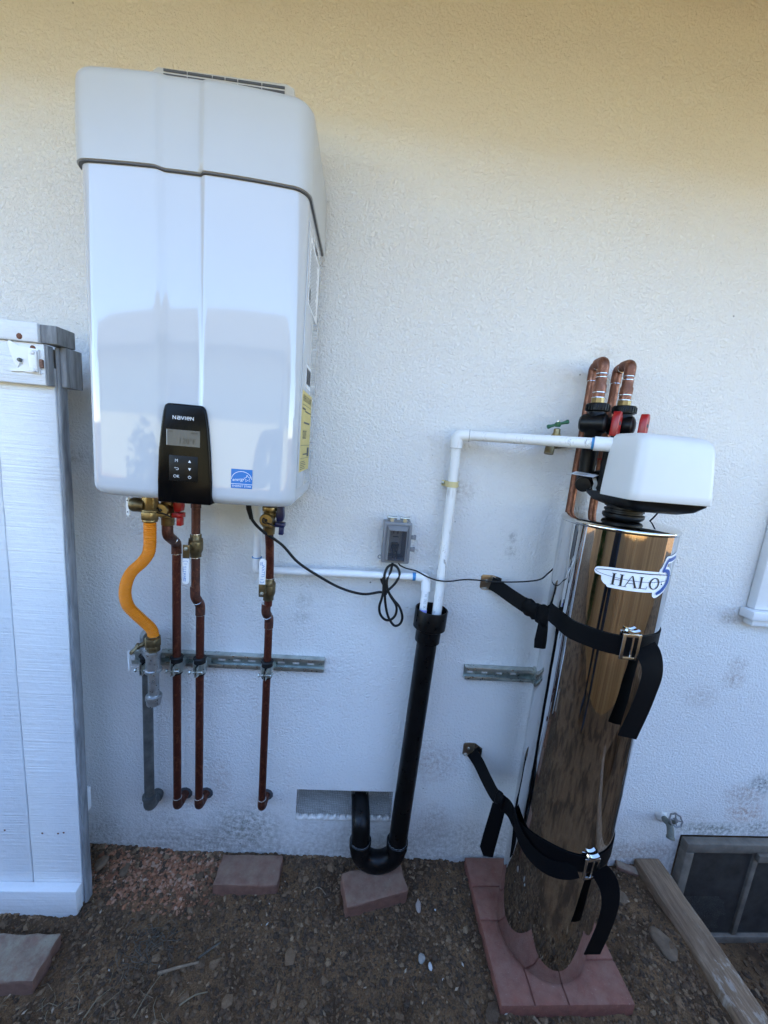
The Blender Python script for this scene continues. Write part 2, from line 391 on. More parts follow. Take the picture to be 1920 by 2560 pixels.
M['leafgreen'] = mat('shrub_leaves', (.055, .12, .025), .5, 0, .5, 8)
M['bark'] = mat('bark', (.10, .07, .05), .9, 0, .3, 30)
def make_oldpvc():
    m, nt, b = nmat('weathered_white_pipe'); nb = NB(nt); p = nb.geo()
    st = nb.ramp(nb.noise(nb.map(p, (50, 120, 14)), 1, 6, .75, .5), [(.54, 0), (.64, .9)])
    col = nb.mix(nb.noise(p, 12, 3), (.72, .71, .67), (.80, .80, .78)); col = nb.mix(nb.math('MULTIPLY', st, nb.ramp(nb.noise(p, 6, 2), [(.4, 0), (.55, 1)])), col, (.16, .13, .10))
    nt.links.new(col, b.inputs['Base Color']); b.inputs['Roughness'].default_value = .38; return m
M['oldpvc'] = make_oldpvc()
def make_clear():
    m = bpy.data.materials.new('smoky_clear_plastic'); m.use_nodes = True; nt = m.node_tree; nt.nodes.clear()
    out = nt.nodes.new('ShaderNodeOutputMaterial'); mx = nt.nodes.new('ShaderNodeMixShader'); t = nt.nodes.new('ShaderNodeBsdfTransparent'); g = nt.nodes.new('ShaderNodeBsdfPrincipled')
    t.inputs[0].default_value = (.80, .81, .84, 1); g.inputs['Base Color'].default_value = (.16, .165, .18, 1); g.inputs['Roughness'].default_value = .15
    mx.inputs[0].default_value = .13; nt.links.new(t.outputs[0], mx.inputs[1]); nt.links.new(g.outputs[0], mx.inputs[2]); nt.links.new(mx.outputs[0], out.inputs[0]); return m
M['clear'] = make_clear()
# ================================================================== GROUND
WX = [-6, -.9, -.8, -.54, -.16, .25, 1.04, 1.17, 6]; WZ = [.07, .068, .060, .036, .019, .006, -.003, -.004, -.004]
def vnoise(x, y, seed):   # cheap smooth value noise for numpy arrays
    r = np.random.default_rng(seed).random((64, 64)); xi = np.floor(x).astype(int); yi = np.floor(y).astype(int); fx = x - xi; fy = y - yi
    fx = fx * fx * (3 - 2 * fx); fy = fy * fy * (3 - 2 * fy); g = lambda a, b: r[a % 64, b % 64]
    return (g(xi, yi) * (1 - fx) * (1 - fy) + g(xi + 1, yi) * fx * (1 - fy) + g(xi, yi + 1) * (1 - fx) * fy + g(xi + 1, yi + 1) * fx * fy) - .5
PITX = 1.172
def gh(x, y):
    x = np.asarray(x, float); y = np.asarray(y, float)
    z = np.interp(x, WX, WZ) * np.exp(np.minimum(y, 0) / .10)
    z = z + .020 * vnoise(x * 5, y * 5, 1) + .013 * vnoise(x * 14, y * 14, 2) + .010 * vnoise(x * 37, y * 37, 3) + .006 * vnoise(x * 90, y * 90, 4)
    near = np.clip((y + .03) / .03, 0, 1); z = z * (1 - .45 * near) + np.interp(x, WX, WZ) * .45 * near
    pit = (x > PITX) & (y > -1.25) & (y < .5) & (x < 2.6)
    return np.where(pit, -.31 + .02 * vnoise(x * 9, y * 9, 5), z)
def gzf(x, y): return float(gh(np.array([x]), np.array([y]))[0])
xs = np.concatenate([[-900, -200, -60, -20, -8, -4, -2.2, -1.5], np.linspace(-1.2, 1.165, 300), [1.172, 1.1725, 1.2], np.linspace(1.25, 2.55, 40), [2.6, 2.601, 4, 8, 20, 60, 200, 900]])
ys = np.concatenate([[-900, -200, -60, -20, -9, -6, -4, -3, -2.4, -1.9, -1.5, -1.251, -1.25], np.linspace(-1.2, -.72, 16), np.linspace(-.70, .03, 110), [.1, .3, .5, .501, 2, 6, 20, 60, 200, 900]])
GX, GY = np.meshgrid(xs, ys, indexing='ij'); GZ = gh(GX, GY)
far = (np.abs(GX) > 1.6) | (GY < -1.3) | (GY > .6); GZ = np.where(far & (GZ > -.2), 0.0 + GZ * .3, GZ)
nx, ny = GX.shape; mb = MB(); mb.v = list(map(tuple, np.stack([GX, GY, GZ], -1).reshape(-1, 3)))
mb.f = [(i * ny + j, (i + 1) * ny + j, (i + 1) * ny + j + 1, i * ny + j + 1) for i in range(nx - 1) for j in range(ny - 1)]
g = struct(mb.build('ground', M['soil'], fix=False, ang=80))

def clod_field(name, n, xr, yr, smin, smax, matl, dens=None, flat=.65, parent=None, power=2.2):
    ico = [(0, 0, 1), (.894, 0, .447), (.276, .851, .447), (-.724, .526, .447), (-.724, -.526, .447), (.276, -.851, .447),
           (.724, .526, -.447), (-.276, .851, -.447), (-.894, 0, -.447), (-.276, -.851, -.447), (.724, -.526, -.447), (0, 0, -1)]
    fc = [(0, 1, 2), (0, 2, 3), (0, 3, 4), (0, 4, 5), (0, 5, 1), (1, 6, 2), (2, 7, 3), (3, 8, 4), (4, 9, 5), (5, 10, 1),
          (6, 7, 2), (7, 8, 3), (8, 9, 4), (9, 10, 5), (10, 6, 1), (11, 7, 6), (11, 8, 7), (11, 9, 8), (11, 10, 9), (11, 6, 10)]
    ico = np.array(ico); fc = np.array(fc)
    x = rng.uniform(*xr, n); y = rng.uniform(*yr, n)
    if dens is not None:
        k = dens(x, y) > rng.random(n); x = x[k]; y = y[k]
    n = len(x); s = smin + (smax - smin) * rng.random(n) ** power
    z = gh(x, y) + s * .15
    jit = 1 + rng.uniform(-.32, .32, (n, 12, 1)); an = rng.uniform(0, 6.28, n); ca, sa = np.cos(an), np.sin(an)
    P = ico[None] * jit * s[:, None, None] * np.stack([rng.uniform(.75, 1.45, n), rng.uniform(.6, 1, n), rng.uniform(flat * .7, flat * 1.3, n)], -1)[:, None, :]
    X = P[..., 0] * ca[:, None] - P[..., 1] * sa[:, None] + x[:, None]; Y = P[..., 0] * sa[:, None] + P[..., 1] * ca[:, None] + y[:, None]; Z = P[..., 2] + z[:, None]
    me = bpy.data.meshes.new(name); Vv = np.stack([X, Y, Z], -1).reshape(-1, 3); F = (fc[None] + (np.arange(n) * 12)[:, None, None]).reshape(-1, 3)
    me.from_pydata(Vv.tolist(), [], F.tolist()); me.materials.append(matl); me.update()
    me.polygons.foreach_set('use_smooth', [False] * len(me.polygons))
    o = bpy.data.objects.new(name, me); COL.objects.link(o); o['kind'] = 'stuff'
    return o
nopit = lambda x, y: ((x < 1.075).astype(float))
o = clod_field('soil_crumbs', 52000, (-1.0, 1.08), (-.46, -.003), .0009, .0062, M['clod'], lambda x, y: nopit(x, y) * (.45 + 1.1 * (vnoise(x * 6, y * 6, 9) + .2)), power=2.6)
o['label'] = 'loose brown soil crumbs and small clods covering the bare ground'; o['category'] = 'soil'
o = clod_field('gravel', 900, (-1.0, 1.08), (-.50, -.004), .005, .0115, M['clod'], nopit, power=1.8)
o['label'] = 'scattered pebbles and coarse gravel lying in the soil'; o['category'] = 'gravel'
o = clod_field('wall_foot_clods', 1500, (-.86, 1.08), (-.022, -.001), .002, .0095, M['clod'], power=2.)
o['label'] = 'dark clods heaped in a ragged line along the foot of the wall'; o['category'] = 'soil'
o = clod_field('brick_crumbs', 3800, (-.74, -.34), (-.16, -.002), .0013, .0075, M['crumb'], lambda x, y: np.clip(1.25 - np.hypot((x + .53) / .20, (y + .02) / .11), 0, 1) + .10 * (y > -.22), power=2.)
o['label'] = 'orange broken brick crumbs spilled at the foot of the wall below the pipes'; o['category'] = 'rubble'
o = clod_field('soil_clumps', 520, (-1.0, 1.07), (-.46, -.012), .008, .019, M['clod'], lambda x, y: nopit(x, y) * np.clip(.25 + 3.2 * vnoise(x * 4.5, y * 4.5, 17), 0, 1), power=2.4, flat=.5)
o['label'] = 'larger dark clumps of soil gathered in uneven patches'; o['category'] = 'soil'
o = clod_field('pit_soil', 1200, (1.20, 1.75), (-.6, .0), .003, .012, M['clod'])
o['label'] = 'dark loose soil at the bottom of the crawl space pit'; o['category'] = 'soil'

# ================================================================== HOUSE
STAINS = [
        (-.29, .12, .14, .10, 90, .85, (.10, .10, .06)), (-.40, .06, .25, .06, 90, .7, (.11, .10, .07)),
        (-.14, .934, .03, .03, 60, .55, (.30, .29, .24)), (-.14, .879, .03, .02, 60, .6, (.30, .29, .24)),
        (.47, 1.13, .02, .022, 80, .75, (.28, .26, .24)), (.468, 1.174, .012, .02, 120, .9, (.10, .09, .09)),
        (1.29, .745, .05, .04, 60, .75, (.38, .28, .22)), (1.29, .80, .04, .03, 60, .7, (.38, .29, .24)), (1.19, .675, .07, .05, 50, .5, (.42, .33, .27)),
        (1.495, .345, .06, .05, 90, 1., (.08, .08, .06)), (1.45, .30, .10, .06, 60, .8, (.34, .22, .16)), (1.47, .23, .09, .06, 45, .9, (.42, .26, .18)),
        (1.36, .155, .16, .035, 90, 1., (.10, .11, .06)), (1.52, .165, .12, .05, 70, .8, (.12, .12, .08)),
        (-.783, 1.307, .05, .03, 50, .6, (.35, .33, .30)), (.312, .39, .10, .09, 40, .6, (.42, .32, .27)), (-.372, .30, .04, .10, 45, .55, (.46, .34, .28)),
        (.345, .15, .07, .10, 60, .6, (.36, .29, .24)), (1.08, .05, .16, .05, 60, .8, (.30, .20, .15)), (.65, 1.71, .05, .03, 70, .45, (.40, .34, .26)),
        (1.22, .96, .04, .035, 60, .7, (.34, .27, .20)), (.28, 1.3, .07, .04, 90, .5, (.36, .30, .24)), (.10, 1.70, .5, .3, 9, .10, (.5, .46, .40))]
house = thing('house', 'white rough stucco house wall carrying the water heater and pipes', 'house', (0, 0, 0))
mb = MB()
HX = sorted(set([-7., -3., -.128, .191, 1.243, 2.45, 4., 7.] + [round(v, 4) for v in np.arange(-1.1, 1.75, .0131)])); HZ = sorted(set([-.6, -.31, .130, .170, .276, 2.73] + [round(v, 4) for v in np.arange(-.2, 2.1, .0131)]))
def hole(x, z): return (-.128 < x < .191 and .170 < z < .276) or (1.243 < x < 2.45 and -.31 < z < .130)
for i in range(len(HX) - 1):
    for j in range(len(HZ) - 1):
        x0, x1, z0, z1 = HX[i], HX[i + 1], HZ[j], HZ[j + 1]
        if hole((x0 + x1) / 2, (z0 + z1) / 2): continue
        mb.add([(x0, 0, z0), (x1, 0, z0), (x1, 0, z1), (x0, 0, z1)], [(0, 1, 2, 3)])
for (x0, x1, z0, z1) in [(-.128, .191, .170, .276), (1.243, 2.45, -.31, .130)]:
    mb.add([(x0, 0, z0), (x1, 0, z0), (x1, 0, z1), (x0, 0, z1), (x0, .12, z0), (x1, .12, z0), (x1, .12, z1), (x0, .12, z1)],
           [(0, 4, 5, 1), (1, 5, 6, 2), (2, 6, 7, 3), (3, 7, 4, 0)])
wall_o = mb.build('wall', M['stucco'], house, smooth=False, fix=False)
wv_ = np.array(mb.v); rgba = np.zeros((len(wv_), 4)); rgba[:, :3] = .4
for (sx0, sz0, rx_, rz_, sc_, am_, cc_) in STAINS:
    d_ = np.clip(1 - np.hypot((wv_[:, 0] - sx0) / rx_, (wv_[:, 2] - sz0) / rz_), 0, 1) ** .6 * am_
    k_ = d_ > rgba[:, 3]; rgba[k_, :3] = cc_; rgba[k_, 3] = d_[k_]
ca_ = wall_o.data.color_attributes.new('stain', 'FLOAT_COLOR', 'POINT'); ca_.data.foreach_set('color', rgba.ravel())
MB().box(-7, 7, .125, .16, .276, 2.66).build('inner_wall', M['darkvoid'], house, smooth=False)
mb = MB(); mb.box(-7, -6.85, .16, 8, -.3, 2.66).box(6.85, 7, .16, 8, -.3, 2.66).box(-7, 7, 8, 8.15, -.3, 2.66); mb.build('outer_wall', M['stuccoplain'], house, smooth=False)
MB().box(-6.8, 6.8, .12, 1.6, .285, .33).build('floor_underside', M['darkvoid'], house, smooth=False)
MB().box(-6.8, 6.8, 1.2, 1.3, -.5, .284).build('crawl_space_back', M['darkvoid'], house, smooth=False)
mb = MB(); mb.prism([(-7.5, .0, 2.722), (-7.5, -.90, 2.443), (-7.5, -.90, 2.468), (-7.5, .0, 2.747)], (15, 0, 0)); mb.build('soffit', M['soffit'], house, smooth=False)
MB().box(-7.5, 7.5, -.928, -.902, 2.40, 2.53).build('fascia', M['trim'], house, smooth=False, bevel=.004)
mb = MB(); mb.prism([(-7.6, -.96, 2.545), (-7.6, 4.0, 4.10), (-7.6, 8.9, 2.545), (-7.6, 8.9, 2.475), (-7.6, 4.0, 4.01), (-7.6, -.96, 2.475)], (15.2, 0, 0)); mb.build('roof', M['roof'], house, smooth=False)
# window trim at the right edge of the picture
wt = MB().box(1.262, 1.36, -.030, -.002, 1.004, 2.15).build('window_trim', M['trim'], house, bevel=.004)
MB().box(1.243, 2.3, -.048, -.002, .974, 1.003).build('sill', M['trim'], wt, bevel=.004)
MB().box(1.262, 2.3, -.034, -.002, .950, .973).build('apron', M['trim'], wt, bevel=.005)

# low foundation vent with hardware cloth
vent = thing('foundation_vent', 'low wall vent covered with wire mesh, pierced by the black drain', 'vent', (.03, .02, .17))
mb = MB(); rr = .00046; hx, hz = .082, .232
def clear_of_pipe(x, z): return math.hypot(x - hx, (z - hz)) > .034
for k in range(56):
    x = -.128 + .319 * (k + .5) / 56; seg = []
    for j in range(20):
        z = .166 + .112 * j / 19; seg.append((x + .0009 * math.sin(j * 1.7 + k), .006 + .002 * math.sin(k * .5 + j * .6), z))
    run = []
    for q in seg + [None]:
        if q is not None and clear_of_pipe(q[0], q[2]): run.append(q)
        else:
            if len(run) > 1: mb.tube(run, rr, 4, False)
            run = []
for j in range(19):
    z = .168 + .108 * (j + .5) / 19; run = []
    for k in range(41):
        x = -.128 + .319 * k / 40; q = (x, .007 + .002 * math.sin(k * .6 + j), z + .0008 * math.sin(k * .9 + j * 2))
        if clear_of_pipe(x, z): run.append(q)
        else:
            if len(run) > 1: mb.tube(run, rr, 4, False)
            run = []
    if len(run) > 1: mb.tube(run, rr, 4, False)
w = mb.build('wire_mesh', M['wire'], vent, fix=False); w['kind'] = 'stuff'
mb = MB(); rings = []                               # ragged paint and stucco lip under the mesh
for k in range(90):
    x = -.1285 + .32 * k / 89; t_ = .1735 + .0035 * math.sin(k * .9) + random.uniform(-.002, .004); y_ = -.0035 - random.uniform(0, .0015)
    rings.append([(x, .008, .160), (x, -.0008, .158), (x, y_, .164), (x, y_ + .001, t_ - .002), (x, .002, t_), (x, .008, t_)])
mb.loft(rings); mb.build('stucco_lip', M['stuccoplain'], vent, ang=70)

# screened crawl space hatch in the pit
hat = thing('crawl_space_screen', 'grey framed wire screen hatch in the pit at the right edge', 'screen', (1.5, -.02, -.31))
MB().box(1.243, 2.3, -.034, -.004, .092, .130).build('frame_rail', M['screenframe'], hat, bevel=.004)
MB().box(1.243, 1.276, -.034, -.004, -.31, .0915).build('frame_stile', M['screenframe'], hat, bevel=.004)
MB().box(1.2765, 2.3, -.034, -.004, -.31, -.278).build('frame_rail', M['screenframe'], hat, bevel=.004)
MB().box(1.507, 2.3, -.048, -.0345, .071, .101).build('frame_rail', M['screenframe'], hat, bevel=.003)
MB().box(1.512, 1.532, -.030, -.012, -.277, .091).build('crossbar', M['screenframe'], hat, bevel=.003)
mb = MB()
for k in range(150):
    x = 1.277 + k * .0032; mb.box(x, x + .0011, -.0215, -.0205, -.277, .0905)
for k in range(115):
    z = -.276 + k * .0032; mb.box(1.277, 1.76, -.0204, -.0195, z, z + .0011)
w = mb.build('wire_mesh', M['screenwire'], hat, smooth=False, fix=False); w['kind'] = 'stuff'

# timber edging of the pit
tm = thing('timber_edging', 'weathered timber beam edging the crawl space pit', 'beam', (1.13, -.5, 0))
mb = MB(); rings = []
for k in range(23):
    y = -.004 - k * .06; t = k / 22; j = lambda a: (random.random() - .5) * a
    xl = 1.090 - .012 * t * 2 + j(.004); xr = 1.181 - .016 * t * 2 + j(.004); zt = .030 + j(.003)
    rings.append([(xl, y, -.02), (xl + j(.002), y, zt - .003), (xl + .003, y, zt), (xr - .003, y, zt + j(.002)), (xr, y, zt - .003), (xr + .001, y, -.07)])
mb.loft(rings); mb.build('beam', M['timber'], tm, ang=50)
mb = MB(); mb.prism([(1.168, -.02, -.055), (1.168, -1.22, -.055), (1.168, -1.22, -.34), (1.168, -.02, -.34)], (.018, 0, 0)); mb.build('board', M['timber'], tm, bevel=.003)
mb = MB(); mb.prism([(1.187, -.10, -.03), (1.184, -1.1, -.035), (1.184, -1.1, -.16), (1.187, -.10, -.16)], (.014, 0, 0)); mb.build('board', M['redboard'], tm, bevel=.002)
# ================================================================== GATE (swung open against the wall)
gate = thing('wooden_gate', 'white painted plank gate swung open against the wall at the left edge', 'gate', (-.95, -.15, 0))
def plank(x0, x1, y0, y1, z0, z1, name, m, wob=.0018, par=None, n=26):
    mb = MB(); rings = []
    for k in range(n):
        z = z0 + (z1 - z0) * k / (n - 1); a = (random.random() - .5) * wob; b_ = (random.random() - .5) * wob
        e = .0025
        rings.append([(x0 + a, y0 + e, z), (x0 + a + e, y0, z), (x1 + b_ - e, y0, z), (x1 + b_, y0 + e, z), (x1 + b_, y1, z), (x0 + a, y1, z)])
    mb.loft(rings); return mb.build(name, m, par or gate, ang=50)
xprev = -.7065
for k, wd in enumerate((.1345, .14, .14, .14, .14)):
    plank(xprev - wd, xprev - .0022, -.146, -.127, .022, 1.515, 'board', M['wpaint']); xprev -= wd
plank(-.7062, -.6975, -.1455, -.123, .022, 1.56, 'edge_strip', M['greywood'])
MB().box(-1.45, -.7075, -.172, -.1465, .004, .098).build('bottom_rail', M['wpaint'], gate, bevel=.003)
MB().box(-1.45, -.7195, -.172, -.147, 1.563, 1.604).build('top_rail', M['wpaint'], gate, bevel=.003)
MB().box(-1.45, -.714, -.164, -.1465, 1.474, 1.5625).build('latch_rail', M['wpaint'], gate, bevel=.003)
MB().box(-.719, -.684, -.166, -.110, 1.5635, 1.602).build('rail_end', M['greywood'], gate, bevel=.002)
MB().box(-.7135, -.7065, -.1635, -.147, 1.474, 1.560).build('rail_end', M['greywood'], gate, bevel=.0015)
MB().box(-.6970, -.684, -.142, -.090, 1.475, 1.5625).build('rail_end', M['greywood'], gate, bevel=.002)
MB().box(-1.45, -.6975, -.120, -.085, 1.475, 1.560).build('back_rail', M['greywood'], gate, bevel=.003)
MB().box(-1.45, -.717, -.120, -.080, .28, .352).build('back_rail', M['wpaint'], gate, bevel=.003)
# gate latch
la = MB(); la.prism([(-.787, -.1645, 1.558), (-.782, -.1645, 1.563), (-.764, -.1645, 1.553), (-.723, -.1645, 1.549), (-.722, -.1645, 1.497), (-.757, -.1645, 1.500), (-.785, -.1645, 1.498), (-.783, -.1645, 1.503),
                         (-.766, -.1645, 1.507), (-.755, -.1645, 1.515), (-.7585, -.1645, 1.520), (-.764, -.1645, 1.5165), (-.769, -.1645, 1.506), (-.776, -.1645, 1.520), (-.783, -.1645, 1.543)], (0, -.0035, 0))
lat = la.build('latch', M['trim'], gate, smooth=False)
MB().box(-.741, -.723, -.1745, -.1685, 1.500, 1.546).build('latch_housing', M['trim'], lat, bevel=.004)
for zz in (1.541, 1.504): MB().lathe([(.005, 0), (.005, .002), (.003, .0035)], (-.731, -.1745, zz), (0, -1, 0), 12).build('screw', M['trim'], lat)
MB().lathe([(.004, 0), (.0045, .004), (.003, .007)], (-.7605, -.168, 1.523), (0, -1, 0), 10).build('pawl', M['blackiron'], lat)
MB().box(-.722, -.7145, -.170, -.1642, 1.510, 1.529).build('rusty_bolt', make_wood('rust', (.10, .045, .03), (.30, .17, .12), (200, 200, 200), .8, False), gate, bevel=.002)
for (x, z) in ((-.757, 1.572), (-.737, 1.551)): MB().lathe([(.0065, 0), (.005, .0015), (.003, .002)], (x, -.1722 if z > 1.56 else -.1642, z), (0, -1, 0), 9).build('nail_hole', M['redboard'], gate)
for (x, z) in ((-.807, .262), (-.765, .262), (-.905, .27), (-.75, .265)): MB().lathe([(.003, 0), (.002, .0008)], (x, -.1463, z), (0, -1, 0), 8).build('nail', M['redboard'], gate)

# ================================================================== WATER HEATER
HXL, HXR, HXC, HWD = -.562, -.140, -.351, .211
heater = thing('water_heater', 'large white tankless water heater hung on the stucco wall', 'water heater', (HXC, -.14, 1.258))
def recess(x): return .0075 * smoothstep(-.415, -.397, x) * (1 - smoothstep(-.3335, -.3265, x))
def yf(x, off=0.): return -(.286 - .013 * ((x - HXC) / HWD) ** 2) + recess(x) - off
def outline(ins, z, yb=-.016, Rc=.034, rec=1.0, nf=64):
    """closed section of the shell, inset by ins"""
    x0, x1 = HXL + ins, HXR - ins; out = [(x0, yb, z)]
    rc = max(.004, Rc - ins * .3)
    yfl = yf(HXL) + ins; yfr = yf(HXR) + ins
    for k in range(9):
        a = math.pi / 2 * k / 8; out.append((x0 + rc * (1 - math.cos(a)), yfl + rc * (1 - math.sin(a)), z))
    a0, a1 = x0 + rc, x1 - rc
    for k in range(1, nf):
        x = a0 + (a1 - a0) * k / nf
        bulge = (yf(x) - recess(x)) - yf(HXL)         # relative to the corner line
        e = yf(HXL) - (yf(a0) - 0.) ; t = (x - a0) / (a1 - a0)
        corr = (yf(a0) - yf(HXL)) * (1 - t) + (yf(a1) - yf(HXR)) * t
        out.append((x, yf(HXL) + ins + bulge - corr + recess(x) * rec, z))
    for k in range(9):
        a = math.pi / 2 * (1 - k / 8); out.append((x1 - rc * (1 - math.cos(a)), yfr + rc * (1 - math.sin(a)), z))
    out.append((x1, yb, z)); return out
YF0 = yf(HXL)
def front_y(x):      # matches outline() for ins=0
    a0, a1 = HXL + .034, HXR - .034; t = (x - a0) / (a1 - a0)
    corr = (yf(a0) - yf(HXL)) * (1 - t) + (yf(a1) - yf(HXR)) * t
    return yf(HXL) + (yf(x) - recess(x)) - yf(HXL) - corr + recess(x)
mb = MB(); rings = []
ZB, ZS, ZT = 1.254, 1.8665, 2.030
RB = .024
for k in range(8):
    a = math.pi / 2 * k / 7; rings.append(outline(RB * (1 - math.sin(a)), ZB + RB * (1 - math.cos(a)), rec=0))
for k in range(1, 30):
    z = ZB + RB + (ZS - ZB - RB) * k / 29
    rings.append(outline(0, z, rec=smoothstep(1.37, 1.52, z)))
mb.loft(rings); mb.build('body', M['enamel'], heater, ang=60)
mb = MB(); rings = []; RT = .030
for z, i in ((ZS + .0026, -.0040), (ZS + .0036, -.0060), (ZS + .03, -.0065), (1.96, -.0055), (ZT - RT, -.004)): rings.append(outline(i, z))
for k in range(1, 9):
    a = math.pi / 2 * k / 8; rings.append(outline(-.004 + RT * 1.15 * (1 - math.cos(a)), ZT - RT + RT * math.sin(a), rec=1 - k / 9))
mb.loft(rings); capo = mb.build('top_cap', M['capwhite'], heater, ang=60)
mb = MB(); mb.loft([outline(-.002, ZS + .0004), outline(-.0040, ZS + .0010), outline(-.0040, ZS + .0022), outline(-.002, ZS + .0030)]); mb.build('gasket', M['gasket'], heater)
# rear exhaust grille standing on the cap
mb = MB(); mb.prism([(-.482, -.168, 2.024), (-.478, -.168, 2.101), (-.464, -.168, 2.1105), (-.210, -.168, 2.1145), (-.194, -.168, 2.108), (-.186, -.168, 2.024)], (0, .12, 0))
gr = mb.build('exhaust_grille', M['capwhite'], heater, bevel=.003)
for (zz, zh) in ((2.1055, .0044), (2.0970, .0050)):
    for (xa, xb) in ((-.452, -.407), (-.405, -.358), (-.356, -.333), (-.331, -.308), (-.306, -.260), (-.258, -.213)):
        MB().box(xa, xb, -.1695, -.1684, zz - zh / 2, zz + zh / 2).build('slot', M['slot'], gr, smooth=False)
# control panel
PY = -.2895
mb = MB(); prof = []
for (z, xl, xr) in [(1.2535, -.4125, -.3055), (1.30, -.4125, -.3055), (1.36, -.410, -.3085), (1.41, -.4045, -.3125), (1.438, -.4005, -.3165), (1.450, -.397, -.3195), (1.4545, -.391, -.3255)]: prof.append((z, xl, xr))
poly = [(xl, PY, z) for z, xl, xr in prof] + [(xr, PY, z) for z, xl, xr in reversed(prof)]
mb.prism(poly, (0, .035, 0)); pan = mb.build('control_panel', M['glossblack'], heater, bevel=.005, segs=3)
MB().box(-.3915, -.3275, PY - .0008, PY + .004, 1.3715, 1.4035).build('display', M['lcd'], pan, smooth=False)
disp = pan.children[0]
MB().box(-.3928, -.3917, PY - .0011, PY + .002, 1.3715, 1.4035).build('display_edge', M['lcdtop'], disp, smooth=False)
fnp = lambda x0, z0, o=.0012: (lambda u, v: (x0 + u, PY - o, z0 + v))
mb = MB(); text_on(mb, '120°F', .0145, fnp(-.3525, 1.3815)); mb.box(-.3875, -.3815, PY - .0012, PY - .0009, 1.3985, 1.4005).box(-.3455, -.3315, PY - .0012, PY - .0009, 1.3975, 1.4003); mb.build('display_text', M['lcdtext'], disp, smooth=False, fix=False)
MB().box(-.3885, -.3315, PY - .0007, PY + .004, 1.300, 1.352).build('keypad', M['black'], pan, bevel=.0008)
mb = MB(); text_on(mb, 'M', .0085, fnp(-.3735, 1.3415)); mb.build('button_print', M['panelprint'], pan, smooth=False, fix=False)
mb = MB(); text_on(mb, 'OK', .0085, fnp(-.3738, 1.3095)); mb.build('button_print', M['panelprint'], pan, smooth=False, fix=False)
mb = MB(); mb.poly([fnp(-.3475, 1.3415)(*p) for p in ((-.003, -.0025), (.003, -.0025), (0, .003))]); mb.build('button_print', M['panelprint'], pan, smooth=False, fix=False)
mb = MB(); mb.poly([fnp(-.3475, 1.3255)(*p) for p in ((-.003, .0025), (0, -.003), (.003, .0025))]); mb.build('button_print', M['panelprint'], pan, smooth=False, fix=False)
mb = MB(); f_ = fnp(-.3735, 1.3258); stroke2d([(-.0035, .0012), (.002, .0012)], .0008, f_, mb); stroke2d([(.002 + .002 * math.sin(a), -.0008 + .002 * math.cos(a)) for a in np.linspace(0, math.pi, 8)] + [(-.001, -.0028)], .0008, f_, mb); mb.poly([f_(*p) for p in ((-.0045, .0012), (-.0022, -.0003), (-.0022, .0027))]); mb.build('button_print', M['panelprint'], pan, smooth=False, fix=False)
mb = MB(); f_ = fnp(-.3475, 1.3095); stroke2d([(.0028 * math.sin(a), .0028 * math.cos(a)) for a in np.linspace(.6, 2 * math.pi - .6, 18)], .0008, f_, mb); stroke2d([(0, .0006), (0, .0034)], .0008, f_, mb); mb.build('button_print', M['panelprint'], pan, smooth=False, fix=False)
# maker's lettering: N a v i e N at one height
mb = MB(); f_ = fnp(-.3800, 1.4235); h, t = .0070, .00115; x = 0
arc = lambda cx, cy, r1, r2, a0, a1, n=10: [(cx + r1 * math.cos(a), cy + r2 * math.sin(a)) for a in np.linspace(a0, a1, n)]
def N_(x): stroke2d([(x, 0), (x, h)], t, f_, mb); stroke2d([(x, h), (x + .0055, 0)], t, f_, mb); stroke2d([(x + .0055, 0), (x + .0055, h)], t, f_, mb)
N_(0)
stroke2d([(.0085, h - .0007), (.0125, h - .0007)] + arc(.0125, h - .0022, .0015, .0015, 1.57, 0, 5) + [(.014, 0)], t, f_, mb); stroke2d([(.014, .0007), (.010, .0007)] + arc(.010, .0022, .0015, .0015, -1.57, -4.71, 7) + [(.014, .0036)], t, f_, mb)
stroke2d([(.0160, h), (.0188, 0.0003)], t, f_, mb); stroke2d([(.0188, .0003), (.0216, h)], t, f_, mb)
stroke2d([(.0240, 0), (.0240, h)], t, f_, mb)
stroke2d([(.0265, h / 2), (.0325, h / 2)] + arc(.0297, h / 2, .0029, h / 2 - .0006, 0, 5.5, 18), t * .9, f_, mb)
N_(.0345)
mb.build('logo_lettering', M['logoprint'], pan, smooth=False, fix=False)
# blue efficiency sticker on the front
es = lambda o: (lambda u, v: (-.2462 + u, front_y(-.2462 + u) - o, 1.3135 + v))
mb = MB(); f_ = es(.0007); mb.add([f_(x, z) for z in (-.0202, .0202) for x in (-.0214, -.007, .007, .0214)], [(0, 1, 5, 4), (1, 2, 6, 5), (2, 3, 7, 6)]); stk = mb.build('efficiency_sticker', M['blue'], heater, smooth=False, fix=False)
f_ = es(.0011); mb = MB(); stroke2d([(-.0214, -.0108), (0, -.0108), (.0214, -.0108)], .0009, f_, mb)
stroke2d([(-.021 + .0, -.001)] + [(.0205 * math.cos(a), -.002 + .0175 * math.sin(a)) for a in np.linspace(math.pi * .97, .10, 22)], .0009, f_, mb)
st = []
for k in range(11):
    a = math.pi / 2 + .15 + k * math.pi / 5; r_ = .0078 if k % 2 == 0 else .0034; st.append((.0118 + r_ * math.cos(a), .0012 + r_ * math.sin(a)))
stroke2d(st, .0009, f_, mb)
text_on(mb, 'energy', .0088, lambda u, v: es(.0011)(u - .0065, v - .0015), rot=.10, shear=.25, ax='CENTER') ; mb2 = MB(); mb2.v = mb.v; mb2.f = mb.f
text_on(mb, 'ENERGY STAR', .0058, lambda u, v: es(.0011)(u, v - .0155), sx=1.05)
o_ = mb.build('sticker_print', M['stickerwhite'], stk, smooth=False, fix=False)
